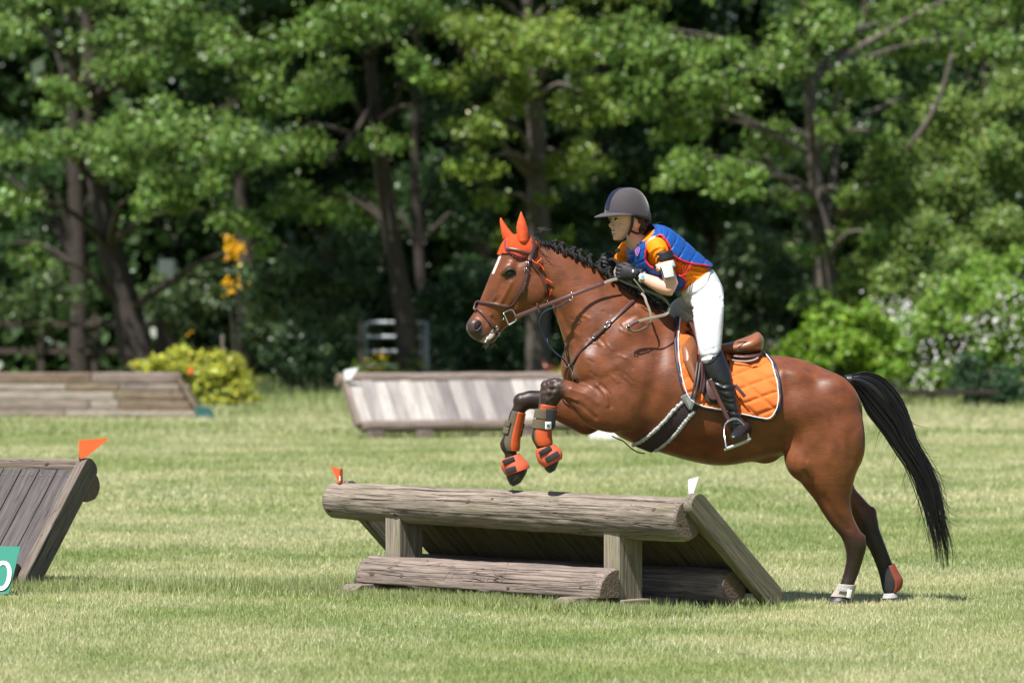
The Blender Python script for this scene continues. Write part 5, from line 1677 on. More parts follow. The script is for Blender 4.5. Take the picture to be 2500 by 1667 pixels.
# --- saddle ----------------------------------------------------------------------------
sad = empty('saddle', P(1770, 860, Y(1770, 0)), 'brown leather jumping saddle under the rider', 'saddle')
seat = [(1672, 790, 1680, 812, .055), (1688, 782, 1694, 822, .085), (1712, 806, 1716, 846, .10), (1745, 832, 1748, 866, .12), (1778, 830, 1780, 872, .145), (1806, 822, 1812, 872, .165), (1832, 813, 1838, 868, .165), (1850, 809, 1854, 860, .14), (1861, 820, 1862, 848, .09), (1864, 828, 1864, 838, .04)]
v, f = loft(seat, YM, 36, 6)
# dish the seat
vv_ = []
for p in v:
    x, y_ = to_px(p)
    d = 1 - min(1, abs(p.y - YM(1770)) / .13)
    t = sstep(1690, 1740, x) * sstep(1862, 1820, x)
    vv_.append(p - Vector((0, 0, .018 * max(0, d) * float(t) * (1 if p.z > P(x, 840, 0).z - .02 else 0))))
new_obj('seat', vv_, f, leather_tan, sad)
v, f = loft([(1780, 858, 1784, 880, .155), (1812, 860, 1818, 882, .175), (1842, 858, 1846, 879, .165), (1856, 852, 1858, 870, .11)], YM, 30, 5)
new_obj('panel', v, f, leather, sad)
for k, (dz, r) in enumerate(((846, .0032), (861, .0045))):
    pts = []
    for a in np.linspace(-1.35, 1.35, 24):
        px = 1782 + 78 * math.cos(a)
        pts.append(P(px, dz - 9 + 18 * math.cos(a) * -.3 + (6 if k else 0), Y(1770, .172 * math.sin(a) / math.sin(1.35) * -1)))
    wire('welt', pts, r, leather_dark, sad, 6, 2)
pts = [P(x, y, Y(x, -.182)) for x, y in ((1784, 878), (1800, 881), (1822, 882), (1840, 879), (1852, 873))]
wire('panel_piping', pts, .005, mat('grey_piping', (.30, .28, .28), .6), sad)
def flap(name, pg, off, thick, material, parent, bulge=0.0, n=34):
    """leather flap: grid inside a photo outline, resting on the horse"""
    c = cr(pg + [pg[0]], 140)
    xs = c[:, 0]
    V, idx, Fc = [], {}, []
    x0, x1 = xs.min() + .5, xs.max() - .5
    for i in range(n):
        px = x0 + (x1 - x0) * i / (n - 1)
        ys = []
        for k in range(len(c) - 1):
            (xa, ya), (xb, yb2) = c[k], c[k + 1]
            if (xa - px) * (xb - px) <= 0 and xa != xb: ys.append(ya + (yb2 - ya) * (px - xa) / (xb - xa))
        if len(ys) < 2: continue
        for j in range(n):
            py = min(ys) + (max(ys) - min(ys)) * j / (n - 1)
            p, n_ = cyl_hit(px, py)
            if p is None: continue
            e = min(i, n - 1 - i, j, n - 1 - j) / (n / 2)
            o_ = off + bulge * math.sin(min(1, e * 1.0) * math.pi / 2) 
            idx[(i, j)] = len(V); V.append(Vector((p.x, p.y - o_, p.z)))
    m = len(V)
    back = [q + Vector((0, thick, 0)) for q in V]
    for i in range(n - 1):
        for j in range(n - 1):
            k = [(i, j), (i + 1, j), (i + 1, j + 1), (i, j + 1)]
            if all(t in idx for t in k):
                q = tuple(idx[t] for t in k)
                Fc.append(q); Fc.append(tuple(m + t for t in reversed(q)))
    cnt = {}
    for q in Fc[0::2]:
        for a, b in zip(q, q[1:] + q[:1]): cnt[(a, b)] = 1
    for (a, b) in list(cnt):
        if (b, a) not in cnt: Fc.append((b, a, m + a, m + b))
    return new_obj(name, [tuple(q) for q in V + back], Fc, material, parent)
flap('sweat_flap', [(1672, 812), (1690, 792), (1720, 826), (1770, 862), (1778, 890), (1768, 940), (1757, 972), (1740, 983), (1722, 980), (1708, 955), (1690, 925), (1674, 880)], .032, .008, leather_dark, sad)
flap('knee_block', [(1661, 850), (1670, 834), (1688, 820), (1699, 845), (1698, 890), (1695, 934), (1680, 912), (1665, 880)], .048, .02, leather_tan, sad, bulge=.032, n=30)
flap('flap', [(1694, 786), (1716, 800), (1760, 850), (1772, 880), (1766, 930), (1752, 965), (1735, 975), (1722, 962), (1716, 925), (1712, 880), (1700, 840), (1690, 812)], .050, .007, leather, sad, bulge=.010)
wire('pommel_roll', [P(x, y, Y(x, l)) for x, y, l in ((1676, 800, -.05), (1685, 789, -.09), (1692, 800, -.15), (1700, 822, -.225), (1708, 850, -.275), (1714, 890, -.315), (1714, 925, -.325), (1708, 960, -.33))], [.009, .010, .010, .009, .009, .008, .007, .005], leather, sad)
for x in (1697, 1704):
    strap('girth_strap', [(x, 895), (x - 2, 925), (x - 5, 955), (x - 8, 975)], .013, .006, leather_dark, sad, off=.055)
# stirrup: leather, iron, tread
free_strap('stirrup_leather', [P(1733, 925, Y(1733, -.385)), P(1748, 960, Y(1748, -.395)), P(1764, 995, Y(1764, -.405)), P(1780, 1028, Y(1780, -.41))], [Vector((-.3, -1, .1))] * 4, .021, .006, leather, sad)
iron = [(1774, 1094), (1770, 1072), (1768, 1050), (1772, 1034), (1784, 1025), (1795, 1022), (1806, 1027), (1816, 1038), (1823, 1052), (1828, 1070)]
il = [-.52, -.50, -.47, -.44, -.42, -.41, -.405, -.40, -.395, -.39]
wire('stirrup_iron', [P(x, y, Y(x, l)) for (x, y), l in zip(iron, il)], [.0065, .0055, .005, .005, .0065, .007, .0065, .005, .0055, .0065], steel, sad, 10)
c0, c1 = P(1773, 1096, Y(1773, -.52)), P(1829, 1074, Y(1829, -.39))
v, f = ribbon([c0, (c0 + c1) / 2, c1], [Vector((0, -.55, -.8))] * 3, .034, .012); new_obj('stirrup_tread', v, f, mat('tread_metal', (.50, .52, .53), .45, .5, metal=.2, vary=.1), sad)

free_strap('leather_tail', [P(1794, 938, Y(1794, -.325)), P(1806, 953, Y(1806, -.335)), P(1819, 968, Y(1819, -.338))], [Vector((0, -1, 0))] * 3, .018, .005, leather, sad)
# --- girth -----------------------------------------------------------------------------
gir = empty('girth', P(1600, 1060, Y(1600, -.2)), 'dark girth with grey fleece edges under the horse belly', 'girth')
strap('band', [(1688, 980), (1670, 1000), (1645, 1030), (1618, 1060), (1590, 1082), (1570, 1092)], .095, .012, girth_m, gir, off=.010)
for q in ([(1672, 976), (1650, 997), (1624, 1026), (1596, 1052), (1568, 1072), (1540, 1084)], [(1696, 1002), (1676, 1025), (1652, 1055), (1622, 1082), (1600, 1095)]):
    q2 = cr(q, 60)
    pts, rr = [], []
    for i, (x, y) in enumerate(q2):
        p, n_ = on_horse(x, y, .012)
        if p is not None:
            pts.append(p + Vector((wr.normal(0, .0012), 0, wr.normal(0, .0012)))); rr.append(.0105 + wr.normal(0, .0012))
    v, f = tube(pts, rr, 8, 1)
    new_obj('fleece_edge', v, f, fleece, gir)
strap('buckle_guard', [(1673, 984), (1684, 979), (1697, 984)], .085, .008, mat('grey_canvas', (.13, .135, .12), .8, vary=.2), gir, off=.022)
wire('strap_keeper', [on_horse(x, y, .006)[0] or P(x, y, Y(x, -.1)) for x, y in ((1494, 1064), (1508, 1071), (1522, 1077))] + [P(1540, 1093, Y(1540, -.10)), P(1556, 1103, Y(1556, -.09)), P(1574, 1107, Y(1574, -.08))], .0034, charcoal_strap, gir)

# --- leg boots --------------------------------------------------------------------------
def shell(secs, grow, ns=26, a0=0, a1=360, sub=5, ym=YM):
    """part of a leg surface, pushed out: angles measured round the leg (0 = first outline point, 90 = far side, 270 = near side)"""
    v, f = loft(secs, ym, ns, sub, cap=(False, False), grow=grow)
    return v, f
def cuff(name, secs, grow, material, parent, thick=.003, ns=28, keep=None):
    v, f = loft(secs, YM, ns, 5, cap=(False, False), grow=grow)
    if keep:
        nr = len(v) // ns
        f = [q for q in f if keep((q[0] % ns) / ns * 360, (q[0] // ns) / (nr - 1))]
    o = new_obj(name, v, f, material, parent)
    m = o.modifiers.new('thick', 'SOLIDIFY'); m.thickness = thick; m.offset = 1
    return o
def sec_between(secs, i0, i1): return secs[i0:i1 + 1]

tb = empty('tendon_boot', P(1330, 1020, Y(1330, -.155)), 'orange and olive tendon boot on the near foreleg', 'tendon boot')
s = [(1315, 985, 1358, 992, .038, -.155), (1311, 1005, 1352, 1012, .033, -.155), (1305, 1035, 1345, 1042, .031, -.155), (1301, 1055, 1344, 1062, .034, -.155), (1302, 1075, 1346, 1080, .036, -.155), (1308, 1088, 1344, 1088, .033, -.155)]
cuff('shell', s, .005, boot_orange, tb, keep=lambda a, t: (150 < a < 300))
cuff('lining', s, .003, olive_strap, tb, keep=lambda a, t: (120 < a < 318))
s2 = [(1312, 998, 1355, 1002, .034, -.155), (1307, 1022, 1350, 1028, .032, -.155), (1303, 1045, 1345, 1049, .032, -.155)]
cuff('strap', [s2[0], (1309.6, 1009, 1352.7, 1014, .033, -.155), (1307.3, 1020, 1350.3, 1026, .032, -.155)], .009, olive_strap, tb)
cuff('strap', [(1306.8, 1022.6, 1349.8, 1028.4, .032, -.155), (1305, 1033, 1347.5, 1038, .032, -.155), s2[2]], .0095, olive_strap, tb)
free_strap('strap_end', [P(1333, 1020, Y(1333, -.200)), P(1346, 1020, Y(1346, -.196)), P(1357, 1021, Y(1357, -.182))], [Vector((.1, -1, 0))] * 3, .098, .004, charcoal_strap, tb)
free_strap('patch', [P(1331, 1038.5, Y(1331, -.209)), P(1338.5, 1038.5, Y(1338, -.209)), P(1346, 1038.5, Y(1346, -.207))], [Vector((0.03, -1, 0))] * 3, .039, .002, white_paint, tb, 1)
def emblem(parent):
    mb = MB()
    yy = Y(1338, -.2125)
    q = [(1333.5, 1034), (1336, 1034), (1333.5, 1037)], [(1343.5, 1034), (1341, 1034), (1343.5, 1037)], [(1333.5, 1044), (1336, 1044), (1333.5, 1041)], [(1343.5, 1044), (1341, 1044), (1343.5, 1041)]
    for t in q: mb.add([P(x, y, yy) for x, y in t], [(0, 1, 2)])
    ring = [P(1338.5 + 3.4 * math.cos(a), 1039 + 3.4 * math.sin(a), yy) for a in np.linspace(0, 6.28, 13)]
    mb.add(*tube(ring, .0016, 5, 1))
    mb.add(*tube([P(1338.5, 1036.5, yy), P(1338.5, 1039.5, yy), P(1338.5, 1041.5, yy)], .0014, 5, 1))
    o = mb.build('emblem', navy_trim, parent, smooth=False)
    return tag(o, kind='stuff')
emblem(tb)
tb2 = empty('tendon_boot', P(1255, 1040, Y(1255, .12)), 'orange and olive tendon boot on the far foreleg', 'tendon boot')
s = [(1249, 1002, 1280, 1008, .036, .12), (1243, 1020, 1277, 1026, .033, .12), (1237, 1042, 1271, 1050, .031, .12), (1231, 1065, 1267, 1072, .034, .12), (1228, 1085, 1266, 1090, .036, .12), (1234, 1100, 1264, 1101, .033, .12)]
cuff('shell', s, .006, boot_orange, tb2, keep=lambda a, t: (165 < a < 268))
cuff('lining', s, .004, olive_strap, tb2, keep=lambda a, t: (130 < a < 310))
cuff('strap', [(1240, 1027, 1275, 1033, .032, .12), (1237, 1040, 1271, 1047, .031, .12)], .012, olive_strap, tb2, keep=lambda a, t: a < 190 or a > 285)
cuff('strap', [(1236.6, 1042, 1270.6, 1049, .031, .12), (1232.5, 1058, 1267.5, 1065, .032, .12)], .012, olive_strap, tb2, keep=lambda a, t: a < 190 or a > 285)

def bell(name, secs, label, straps, lab):
    e = empty('bell_boot', P((secs[0][0] + secs[0][2]) / 2, secs[0][1], Y(1300, secs[0][5])), label, 'bell boot')
    cuff('bell', secs, .001, rubber_orange, e, thick=.004)
    r = secs[-1]
    ns = 26
    v, f = loft([r, (r[0] + (r[0] - r[2]) * .02, r[1] + 1.5, r[2] + (r[2] - r[0]) * .02, r[3] + 1.5, r[4] + .002, r[5])], YM, 26, 3, grow=.010)
    for pts, w in straps:
        free_strap('strap', [P(x, y, Y(x, l)) for x, y, l in pts], [Vector((-.1, -1, .1))] * len(pts), w, .005, charcoal_strap, e)
    for k in range(4):
        pass
    return e
bell('near', [(1310, 1096, 1352, 1086, .038, -.155), (1311, 1112, 1366, 1098, .050, -.155), (1317, 1128, 1371, 1108, .057, -.155), (1330, 1140, 1370, 1120, .058, -.155)], 'orange rubber bell boot on the near front hoof',
     [([(1317, 1109, -.203), (1330, 1100, -.216), (1345, 1092, -.203)], .026), ([(1333, 1124, -.214), (1346, 1116, -.222), (1364, 1106, -.208)], .030)], 'n')
bell('far', [(1228, 1121, 1266, 1108, .038, .12), (1225, 1136, 1280, 1122, .050, .12), (1230, 1150, 1289, 1134, .057, .12), (1237, 1160, 1291, 1142, .058, .12)], 'orange rubber bell boot on the far front hoof',
     [([(1228, 1130, .075), (1241, 1124, .066), (1256, 1119, .068)], .026), ([(1235, 1151, .070), (1246, 1147, .060), (1260, 1143, .060)], .030)], 'f')

hb = empty('fetlock_boot', P(2060, 1445, Y(2060, -.11)), 'white strapped fetlock boot on the near hind leg', 'fetlock boot')
white_elastic = mat('white_elastic', (0.36, 0.32, 0.28), 0.8, 0.2, vary=.15, scale=60)
cuff('band', [(2088, 1427, 2049, 1424, .034, -.11), (2084, 1444, 2040, 1441, .036, -.11), (2080, 1458, 2030, 1455, .037, -.11)], .006, white_elastic, hb)
free_strap('tag', [P(2068, 1448, Y(2068, -.162)), P(2073, 1449, Y(2073, -.160)), P(2078, 1450, Y(2078, -.154))], [Vector((.2, -1, 0))] * 3, .045, .003, white_paint, hb)
free_strap('strap', [P(2046, 1436, Y(2046, -.156)), P(2060, 1440, Y(2060, -.160)), P(2074, 1440, Y(2074, -.154))], [Vector((0, -1, 0))] * 3, .018, .003, fleece, hb)
hb2 = empty('fetlock_boot', P(2170, 1420, Y(2170, .10)), 'dull red fetlock boot on the far hind leg', 'fetlock boot')
red_shell = mat('dull_red_boot_shell', (0.22, 0.050, 0.030), 0.55, 0.35, vary=.12, scale=40)
s = [(2181, 1376, 2146, 1388, .032, .10), (2191, 1396, 2150, 1408, .036, .10), (2201, 1414, 2153, 1424, .039, .10), (2199, 1434, 2157, 1440, .036, .10), (2190, 1444, 2162, 1448, .032, .10)]
cuff('shell', s, .007, red_shell, hb2, keep=lambda a, t: a > 270 or a < 60)
cuff('lining', s, .004, charcoal_strap, hb2)
cuff('pastern_wrap', [(2190, 1446, 2156, 1448, .034, .10), (2191, 1458, 2153, 1460, .044, .10)], .004, fleece, hb2)
# ---------------------------------------------------------------- the rider
skin = mat('skin', (0.64, 0.36, 0.265), 0.5, 0.4, vary=0.06, scale=30, bump=0.05)
lip_m = mat('lips', (0.40, 0.13, 0.12), 0.4, 0.45, vary=0.05)
teeth_m = mat('teeth', (0.75, 0.73, 0.68), 0.3, 0.5, vary=0.02)
shirt_m = mat('orange_jersey', (0.94, 0.225, 0.003), 0.7, 0.2, vary=0.05, scale=20, bump=0.25, bscale=22)
vest_m = mat('blue_vest_nylon', (0.010, 0.066, 0.28), 0.36, 0.45, vary=0.08, scale=30, bump=0.15, bscale=60)
vest_edge = mat('red_vest_trim', (0.55, 0.012, 0.022), 0.5, 0.4, vary=0.05)
breech_m = mat('white_breeches', (0.64, 0.64, 0.68), 0.75, 0.25, vary=0.02, scale=20, bump=0.35, bscale=26)
boot_m = mat('black_boot_leather', (0.011, 0.012, 0.014), 0.34, 0.5, vary=0.2, scale=30, bump=0.35, bscale=32)
glove_m = mat('black_glove', (0.020, 0.019, 0.023), 0.6, 0.35, vary=0.2, scale=60, bump=0.25, bscale=90)
helmet_m = mat('brown_grey_velvet', (0.056, 0.047, 0.053), 0.8, 0.25, vary=0.1, scale=45, sheen=0.35)
stripe_m = mat('navy_patent', (0.010, 0.013, 0.032), 0.25, 0.6, vary=0.1)
black_strap = mat('black_webbing', (0.014, 0.013, 0.015), 0.6, 0.35, vary=0.2)
white_band = mat('white_armband_fabric', (0.72, 0.72, 0.70), 0.7, 0.25, vary=0.04)
hairr = mat('dark_hair', (0.012, 0.009, 0.009), 0.4, 0.45, vary=0.3)
eye_white = mat('eye_white', (0.62, 0.58, 0.55), 0.25, 0.5, vary=0.02)
iris_m = mat('dark_iris', (0.012, 0.008, 0.006), 0.15, 0.5)
watch_w = mat('white_watch', (0.72, 0.73, 0.75), 0.35, 0.5, vary=0.03)
watch_f = mat('blue_watch_face', (0.22, 0.38, 0.55), 0.15, 0.6, vary=0.2, scale=200)

rider = empty('person', P(1730, 860, Y(1730, -.05)), 'rider in grey helmet, blue vest, orange shirt and white breeches leaning over the horse', 'person')
def Q(px, py, lt): return P(px, py, Y(px, lt))
def limb(rows, ns=18, sub=5, flat=None):
    return tube([Q(r[0], r[1], r[2]) for r in rows], [r[3] for r in rows], ns, sub)

torso = [(1740, 662, 1668, 712, .128, 0, .1, 6), (1713, 640, 1634, 706, .132, 0, .1, 10), (1683, 613, 1602, 692, .140, 0, .1, 16), (1653, 588, 1574, 670, .150, 0, .1, 22), (1624, 568, 1554, 642, .158, 0, .15, 28), (1602, 561, 1545, 614, .145, 0, .2, 30), (1588, 562, 1546, 594, .085, 0, .1, 18)]
# head in its own frame: x forward, y to the rider's left (towards the camera), z up from the chin
HF = Vector((-0.87, -0.49, -0.03)).normalized(); HL = Vector((0.49, -0.87, 0)).normalized(); HU = HL.cross(HF) * -1
HU = HF.cross(HL).normalized()
if HU.z < 0: HU = -HU
HO = Q(1531, 587, -.02)
def H(x, y, z): return HO + HF * x + HL * y + HU * z
hs = [(0.000, .058, .020, .016), (.010, .074, -.005, .030), (.028, .079, -.035, .045), (.05, .081, -.060, .056), (.075, .082, -.080, .064), (.10, .083, -.092, .069), (.125, .088, -.097, .072), (.15, .088, -.100, .074), (.18, .074, -.092, .066), (.205, .04, -.06, .045), (.217, .0, -.02, .015)]
hq = cr(hs, 46)
hv = []
for z, xf, xb, w in hq:
    for j in range(30):
        t = 2 * math.pi * j / 30
        cx, rx = (xf + xb) / 2, (xf - xb) / 2
        ct, st = math.cos(t), math.sin(t)
        k = abs(ct) ** .85 * (1 if ct > 0 else -1)
        hv.append(H(cx + rx * k, w * (abs(st) ** .9) * (1 if st > 0 else -1), z))
parts = [(hv, ring_faces(46, 30))]
HB = lambda x, y, z, rx, ry, rz: parts.append(ellipsoid(H(x, y, z), (HF * rx, HL * ry, HU * rz), 16, 10))
parts.append(tube([H(.078, 0, .112), H(.090, 0, .098), H(.100, 0, .085), H(.104, 0, .076)], [.006, .0075, .0095, .0095], 12, 4))   # nose
HB(.092, .011, .073, .010, .008, .007); HB(.092, -.011, .073, .010, .008, .007)
HB(.081, 0, .052, .010, .022, .007); HB(.079, 0, .036, .010, .019, .008); HB(.070, 0, .012, .014, .020, .012)
HB(.054, .040, .074, .020, .018, .024); HB(.054, -.040, .074, .020, .018, .024)
HB(.083, .032, .126, .008, .022, .006); HB(.083, -.032, .126, .008, .022, .006)
HB(-.012, .070, .092, .018, .008, .030); HB(-.012, -.070, .092, .018, .008, .030)      # ears
parts.append(limb([(1540, 572, 0, .054), (1550, 585, .0, .053), (1566, 600, 0, .060), (1590, 612, 0, .07)]))     # neck
parts.append(loft(torso, YM, 28, 5, grow=-.010))
# arms
near_arm = [(1597, 592, -.12, .048), (1609, 610, -.165, .042), (1623, 638, -.186, .036), (1632, 668, -.196, .035), (1641, 698, -.196, .036)]
near_fore = [(1648, 706, -.196, .022), (1643, 704, -.196, .036), (1632, 704, -.188, .039), (1612, 697, -.168, .0385), (1592, 688, -.143, .033), (1574, 679, -.118, .026), (1562, 673, -.108, .025), (1548, 668, -.10, .028)]
far_arm = [(1552, 598, .12, .05), (1536, 612, .15, .047), (1524, 632, .165, .042), (1526, 655, .170, .038)]
far_fore = [(1526, 655, .170, .037), (1515, 656, .145, .035), (1502, 652, .115, .028), (1492, 648, .095, .026)]
for a in (near_arm, near_fore, far_arm, far_fore): parts.append(limb(a))
# hips and legs (under the clothes)
pelvis = [(1742, 660, 1664, 712, .13), (1757, 688, 1674, 735, .148), (1764, 714, 1686, 752, .155), (1760, 738, 1696, 764, .14)]
thigh_n = [(1752, 694, 1684, 738, .075, -.085), (1762, 728, 1692, 756, .080, -.14), (1761, 766, 1697, 778, .080, -.205), (1758, 810, 1705, 820, .074, -.255), (1754, 850, 1713, 858, .064, -.292), (1752, 880, 1724, 890, .054, -.305), (1762, 905, 1728, 912, .054, -.315), (1782, 940, 1744, 948, .052, -.325), (1796, 985, 1772, 990, .040, -.335), (1812, 1030, 1786, 1034, .036, -.345)]
thigh_f = [(1752, 694, 1670, 720, .075, .085), (1732, 740, 1650, 735, .080, .15), (1700, 790, 1632, 760, .080, .215), (1690, 835, 1632, 800, .072, .27), (1698, 870, 1660, 850, .062, .30), (1722, 905, 1684, 905, .054, .315), (1742, 940, 1704, 948, .052, .325), (1756, 985, 1732, 990, .040, .335), (1772, 1030, 1746, 1034, .036, .345)]
parts.append(loft(pelvis, YM, 26, 5, grow=-.012)); parts.append(loft(thigh_n, YM, 22, 5, grow=-.010)); parts.append(loft(thigh_f, YM, 22, 5, grow=-.016))
b_me = union_mesh(parts, .0042, 7, .5)
mesh_obj('body', b_me, skin, rider)
# eyes, brows, mouth
for sy in (1, -1):
    v, f = ellipsoid(H(.0765, .031 * sy, .1115), (HF * .011, HL * .0135, HU * .0062)); new_obj('eye', v, f, eye_white, rider)
    v, f = ellipsoid(H(.0855, .031 * sy + .001, .1118), (HF * .004, HL * .0055, HU * .0058)); new_obj('iris', v, f, iris_m, rider)
    wire('eyelid', [H(.082, .017 * sy, .110), H(.0885, .030 * sy, .1185), H(.079, .046 * sy, .112)], .0022, iris_m, rider, 6, 4)
    wire('eyebrow', [H(.090, .014 * sy, .127), H(.092, .030 * sy, .132), H(.080, .048 * sy, .128)], .0028, hairr, rider, 6, 4)
v, f = ellipsoid(H(.0845, 0, .0525), (HF * .008, HL * .018, HU * .0040)); new_obj('lip', v, f, lip_m, rider)
v, f = ellipsoid(H(.0815, 0, .0375), (HF * .009, HL * .017, HU * .0050)); new_obj('lip', v, f, lip_m, rider)
v, f = ellipsoid(H(.0835, 0, .0455), (HF * .005, HL * .014, HU * .0042)); new_obj('teeth', v, f, teeth_m, rider)
v, f = ellipsoid(H(-.005, .080, .062), (HF * .003, HL * .003, HU * .003), 10, 6); new_obj('earring', v, f, steel, rider)

# helmet: shell, peak, centre stripe, harness
def helm(az, el, grow=0.0):
    """az from the front, el 0 at the rim to 90 at the crown"""
    ca, sa = math.cos(az), math.sin(az)
    zb = .138 - .052 * (.5 - .5 * ca) ** 1.5 + .004 * sa * sa
    rx = (.126 if ca > 0 else .132) + grow
    ry = .106 + grow
    e = R(el)
    ce, se = math.cos(e) ** .70, math.sin(e)
    return H(-.006 + rx * ca * ce, ry * sa * ce, zb + (.278 + grow - zb) * se)
na, ne = 48, 18
v = [helm(2 * math.pi * j / na, 90 * i / ne) for i in range(ne + 1) for j in range(na)]
inner = [helm(2 * math.pi * j / na, 8, -.014) for j in range(na)]
f = ring_faces(ne + 1, na, False, False)
b0 = len(v); v += inner
f += [(j, b0 + j, b0 + (j + 1) % na, (j + 1) % na) for j in range(na)]
hel = new_obj('helmet', v, f, helmet_m, rider)
# peak
pv, pf = [], []
npk = 21
for i in range(7):
    t = i / 6
    for j in range(npk):
        a = R(-82 + 164 * j / (npk - 1))
        base = helm(a, 3, .002)
        ext = .062 * t * max(0, math.cos(a * 1.08)) ** .7
        pv.append(base + HF * ext - HU * (.020 * t ** 1.4 * max(0, math.cos(a)) + .002) )
for i in range(6):
    for j in range(npk - 1):
        pf.append((i * npk + j, i * npk + j + 1, (i + 1) * npk + j + 1, (i + 1) * npk + j))
pk = new_obj('peak', pv, pf, helmet_m, hel)
m = pk.modifiers.new('t', 'SOLIDIFY'); m.thickness = .005
# stripe
sv, sf = [], []
prof_ = [(0, e) for e in np.linspace(12, 90, 16)] + [(math.pi, e) for e in np.linspace(85, 55, 5)]
for a, e in prof_:
    c = helm(a, e, .0025)
    for s in (-1, -.5, .5, 1):
        sv.append(c + HL * (.0185 * s) - HU * (.0008 if abs(s) == 1 else 0) * 3)
for i in range(len(prof_) - 1):
    for j in range(3): sf.append((i * 4 + j, i * 4 + j + 1, i * 4 + 5 + j, i * 4 + 4 + j))
new_obj('centre_stripe', sv, sf, stripe_m, hel)
wire('rim_piping', [helm(a, 2, .003) for a in np.linspace(-2.6, 2.6, 30)], .0028, black_strap, hel, 6, 1)
# harness
for sy in (1, -1):
    g = lambda x, y, z: H(x, y * sy, z)
    v, f = ribbon([g(.010, .086, .140), g(.012, .082, .11), g(.016, .077, .075), g(.028, .066, .035), g(.042, .045, .004), g(.046, .0, -.010)], [HL * sy] * 3 + [HL * sy - HU * .4, HL * sy - HU, -HU], .015, .004, 5)
    new_obj('chin_strap', v, f, black_strap, hel)
    v, f = ribbon([g(-.088, .050, .070), g(-.055, .074, .045), g(-.02, .076, .035), g(.018, .074, .05)], [HL * sy] * 4, .013, .004, 5)
    new_obj('rear_strap', v, f, black_strap, hel)
    v, f = ribbon([g(.005, .088, .132), g(-.03, .088, .128), g(-.075, .070, .118)], [HL * sy] * 3, .012, .004, 4)
    new_obj('side_strap', v, f, black_strap, hel)
v, f = box(H(.034, .062, .020), (.007, .007, .010)); o = new_obj('strap_buckle', v, f, mat('dull_buckle', (.2, .2, .2), .3, .5, metal=.6), hel, smooth=False)
# hair under the helmet
parts = [ellipsoid(H(-.075, 0, .075), (HF * .042, HL * .066, HU * .055), 20, 12), ellipsoid(H(-.085, 0, .035), (HF * .040, HL * .050, HU * .040), 20, 12), ellipsoid(H(-.035, .062, .115), (HF * .05, HL * .014, HU * .03), 16, 10)]
h_me = union_mesh(parts, .005, 3)
hair = mesh_obj('hair', h_me, hairr, rider)
mb = MB()
for k in range(46):
    a = H(-.10 + wr.uniform(-.01, .01), wr.uniform(-.02, .04), .035 + wr.uniform(-.01, .02))
    l = wr.uniform(.04, .10)
    d = Vector((1, wr.uniform(-.5, .1), wr.uniform(-.35, .45)))
    mb.add(*tube([a, a + d * l * .5 + Vector((0, 0, .012)), a + d * l], [.0016, .0013, .0004], 3, 3))
tag(mb.build('hair_wisps', hairr, rider), kind='stuff')

# shirt
sh = [loft(torso, YM, 30, 5, grow=.002),
      limb([(1597, 598, -.09, .052), (1604, 604, -.145, .055), (1611, 617, -.176, .050), (1619, 636, -.188, .044), (1623, 658, -.193, .046)], 22),
      limb([(1556, 600, .10, .056), (1538, 610, .145, .058), (1525, 627, .160, .054), (1521, 645, .165, .049)], 22)]
s_me = union_mesh(sh, .006, 3)
sco = coords(s_me); nr = np.empty(len(s_me.vertices) * 3, np.float32); s_me.vertices.foreach_get('normal', nr); nr = nr.reshape(-1, 3)
s_ = (DIST + sco[:, 1]) / DIST / PXM
sx_, sy_ = sco[:, 0] / s_ + 1250, HORIZON + (CAM_H - sco[:, 2]) / s_
fold = np.zeros(len(sco))
for p, w, a in (([(1612, 606), (1596, 615), (1588, 632)], 3.2, -.007), ([(1626, 612), (1602, 622), (1594, 640)], 3.2, -.008), ([(1620, 603), (1600, 606), (1588, 616)], 3, .005), ([(1606, 632), (1600, 650)], 3, -.006),
                ([(1690, 655), (1720, 662)], 3, -.006), ([(1684, 668), (1712, 672)], 3, -.007), ([(1682, 662), (1712, 667)], 3, .005), ([(1676, 683), (1700, 682)], 3, -.006), ([(1690, 650), (1730, 656)], 3, .005),
                ([(1512, 612), (1528, 622)], 3, -.006), ([(1508, 630), (1530, 634)], 3, -.007), ([(1510, 622), (1530, 628)], 3, .005)):
    fold += np.exp(-(seg_d(sx_, sy_, p) / w) ** 2) * a
s_me.vertices.foreach_set('co', (sco + nr * fold[:, None]).astype(np.float32).ravel())
mesh_obj('shirt', s_me, shirt_m, rider)

# body protector: padded panels on a shell over the torso, open at armholes and laced sides
vest_secs = [(1736, 650, 1662, 708, .148, 0, .1, 6), (1713, 632, 1634, 712, .152, 0, .1, 10), (1683, 606, 1600, 698, .158, 0, .1, 16), (1653, 580, 1570, 676, .166, 0, .1, 22), (1624, 560, 1549, 648, .170, 0, .15, 28), (1603, 553, 1541, 618, .155, 0, .2, 30), (1592, 552, 1545, 598, .10, 0, .1, 20)]
def pads(s, t):
    a = s * 7.2
    b = t / (2 * math.pi) * 16.0 + (0.5 if int(a) % 2 else 0) * 0 + s * 1.5
    da, db = abs(a - round(a)), abs(b - round(b))
    return .006 * min(1, da * 6) ** .6 * min(1, db * 6) ** .6
vv, vf = loft(vest_secs, YM, 128, 18, cap=(False, False), grow=.008, disp=pads)
hole = [(1614, 574), (1600, 580), (1588, 588), (1580, 602), (1576, 620), (1577, 637), (1586, 650), (1606, 655), (1630, 668), (1652, 672), (1668, 676), (1676, 690), (1668, 704), (1664, 712), (1700, 740), (1760, 690), (1740, 652), (1715, 647), (1690, 644), (1668, 637), (1650, 628), (1641, 617), (1636, 606), (1628, 590)]
fhole = [(1555, 588), (1530, 600), (1516, 620), (1516, 650), (1540, 660), (1566, 650), (1580, 630), (1575, 605)]
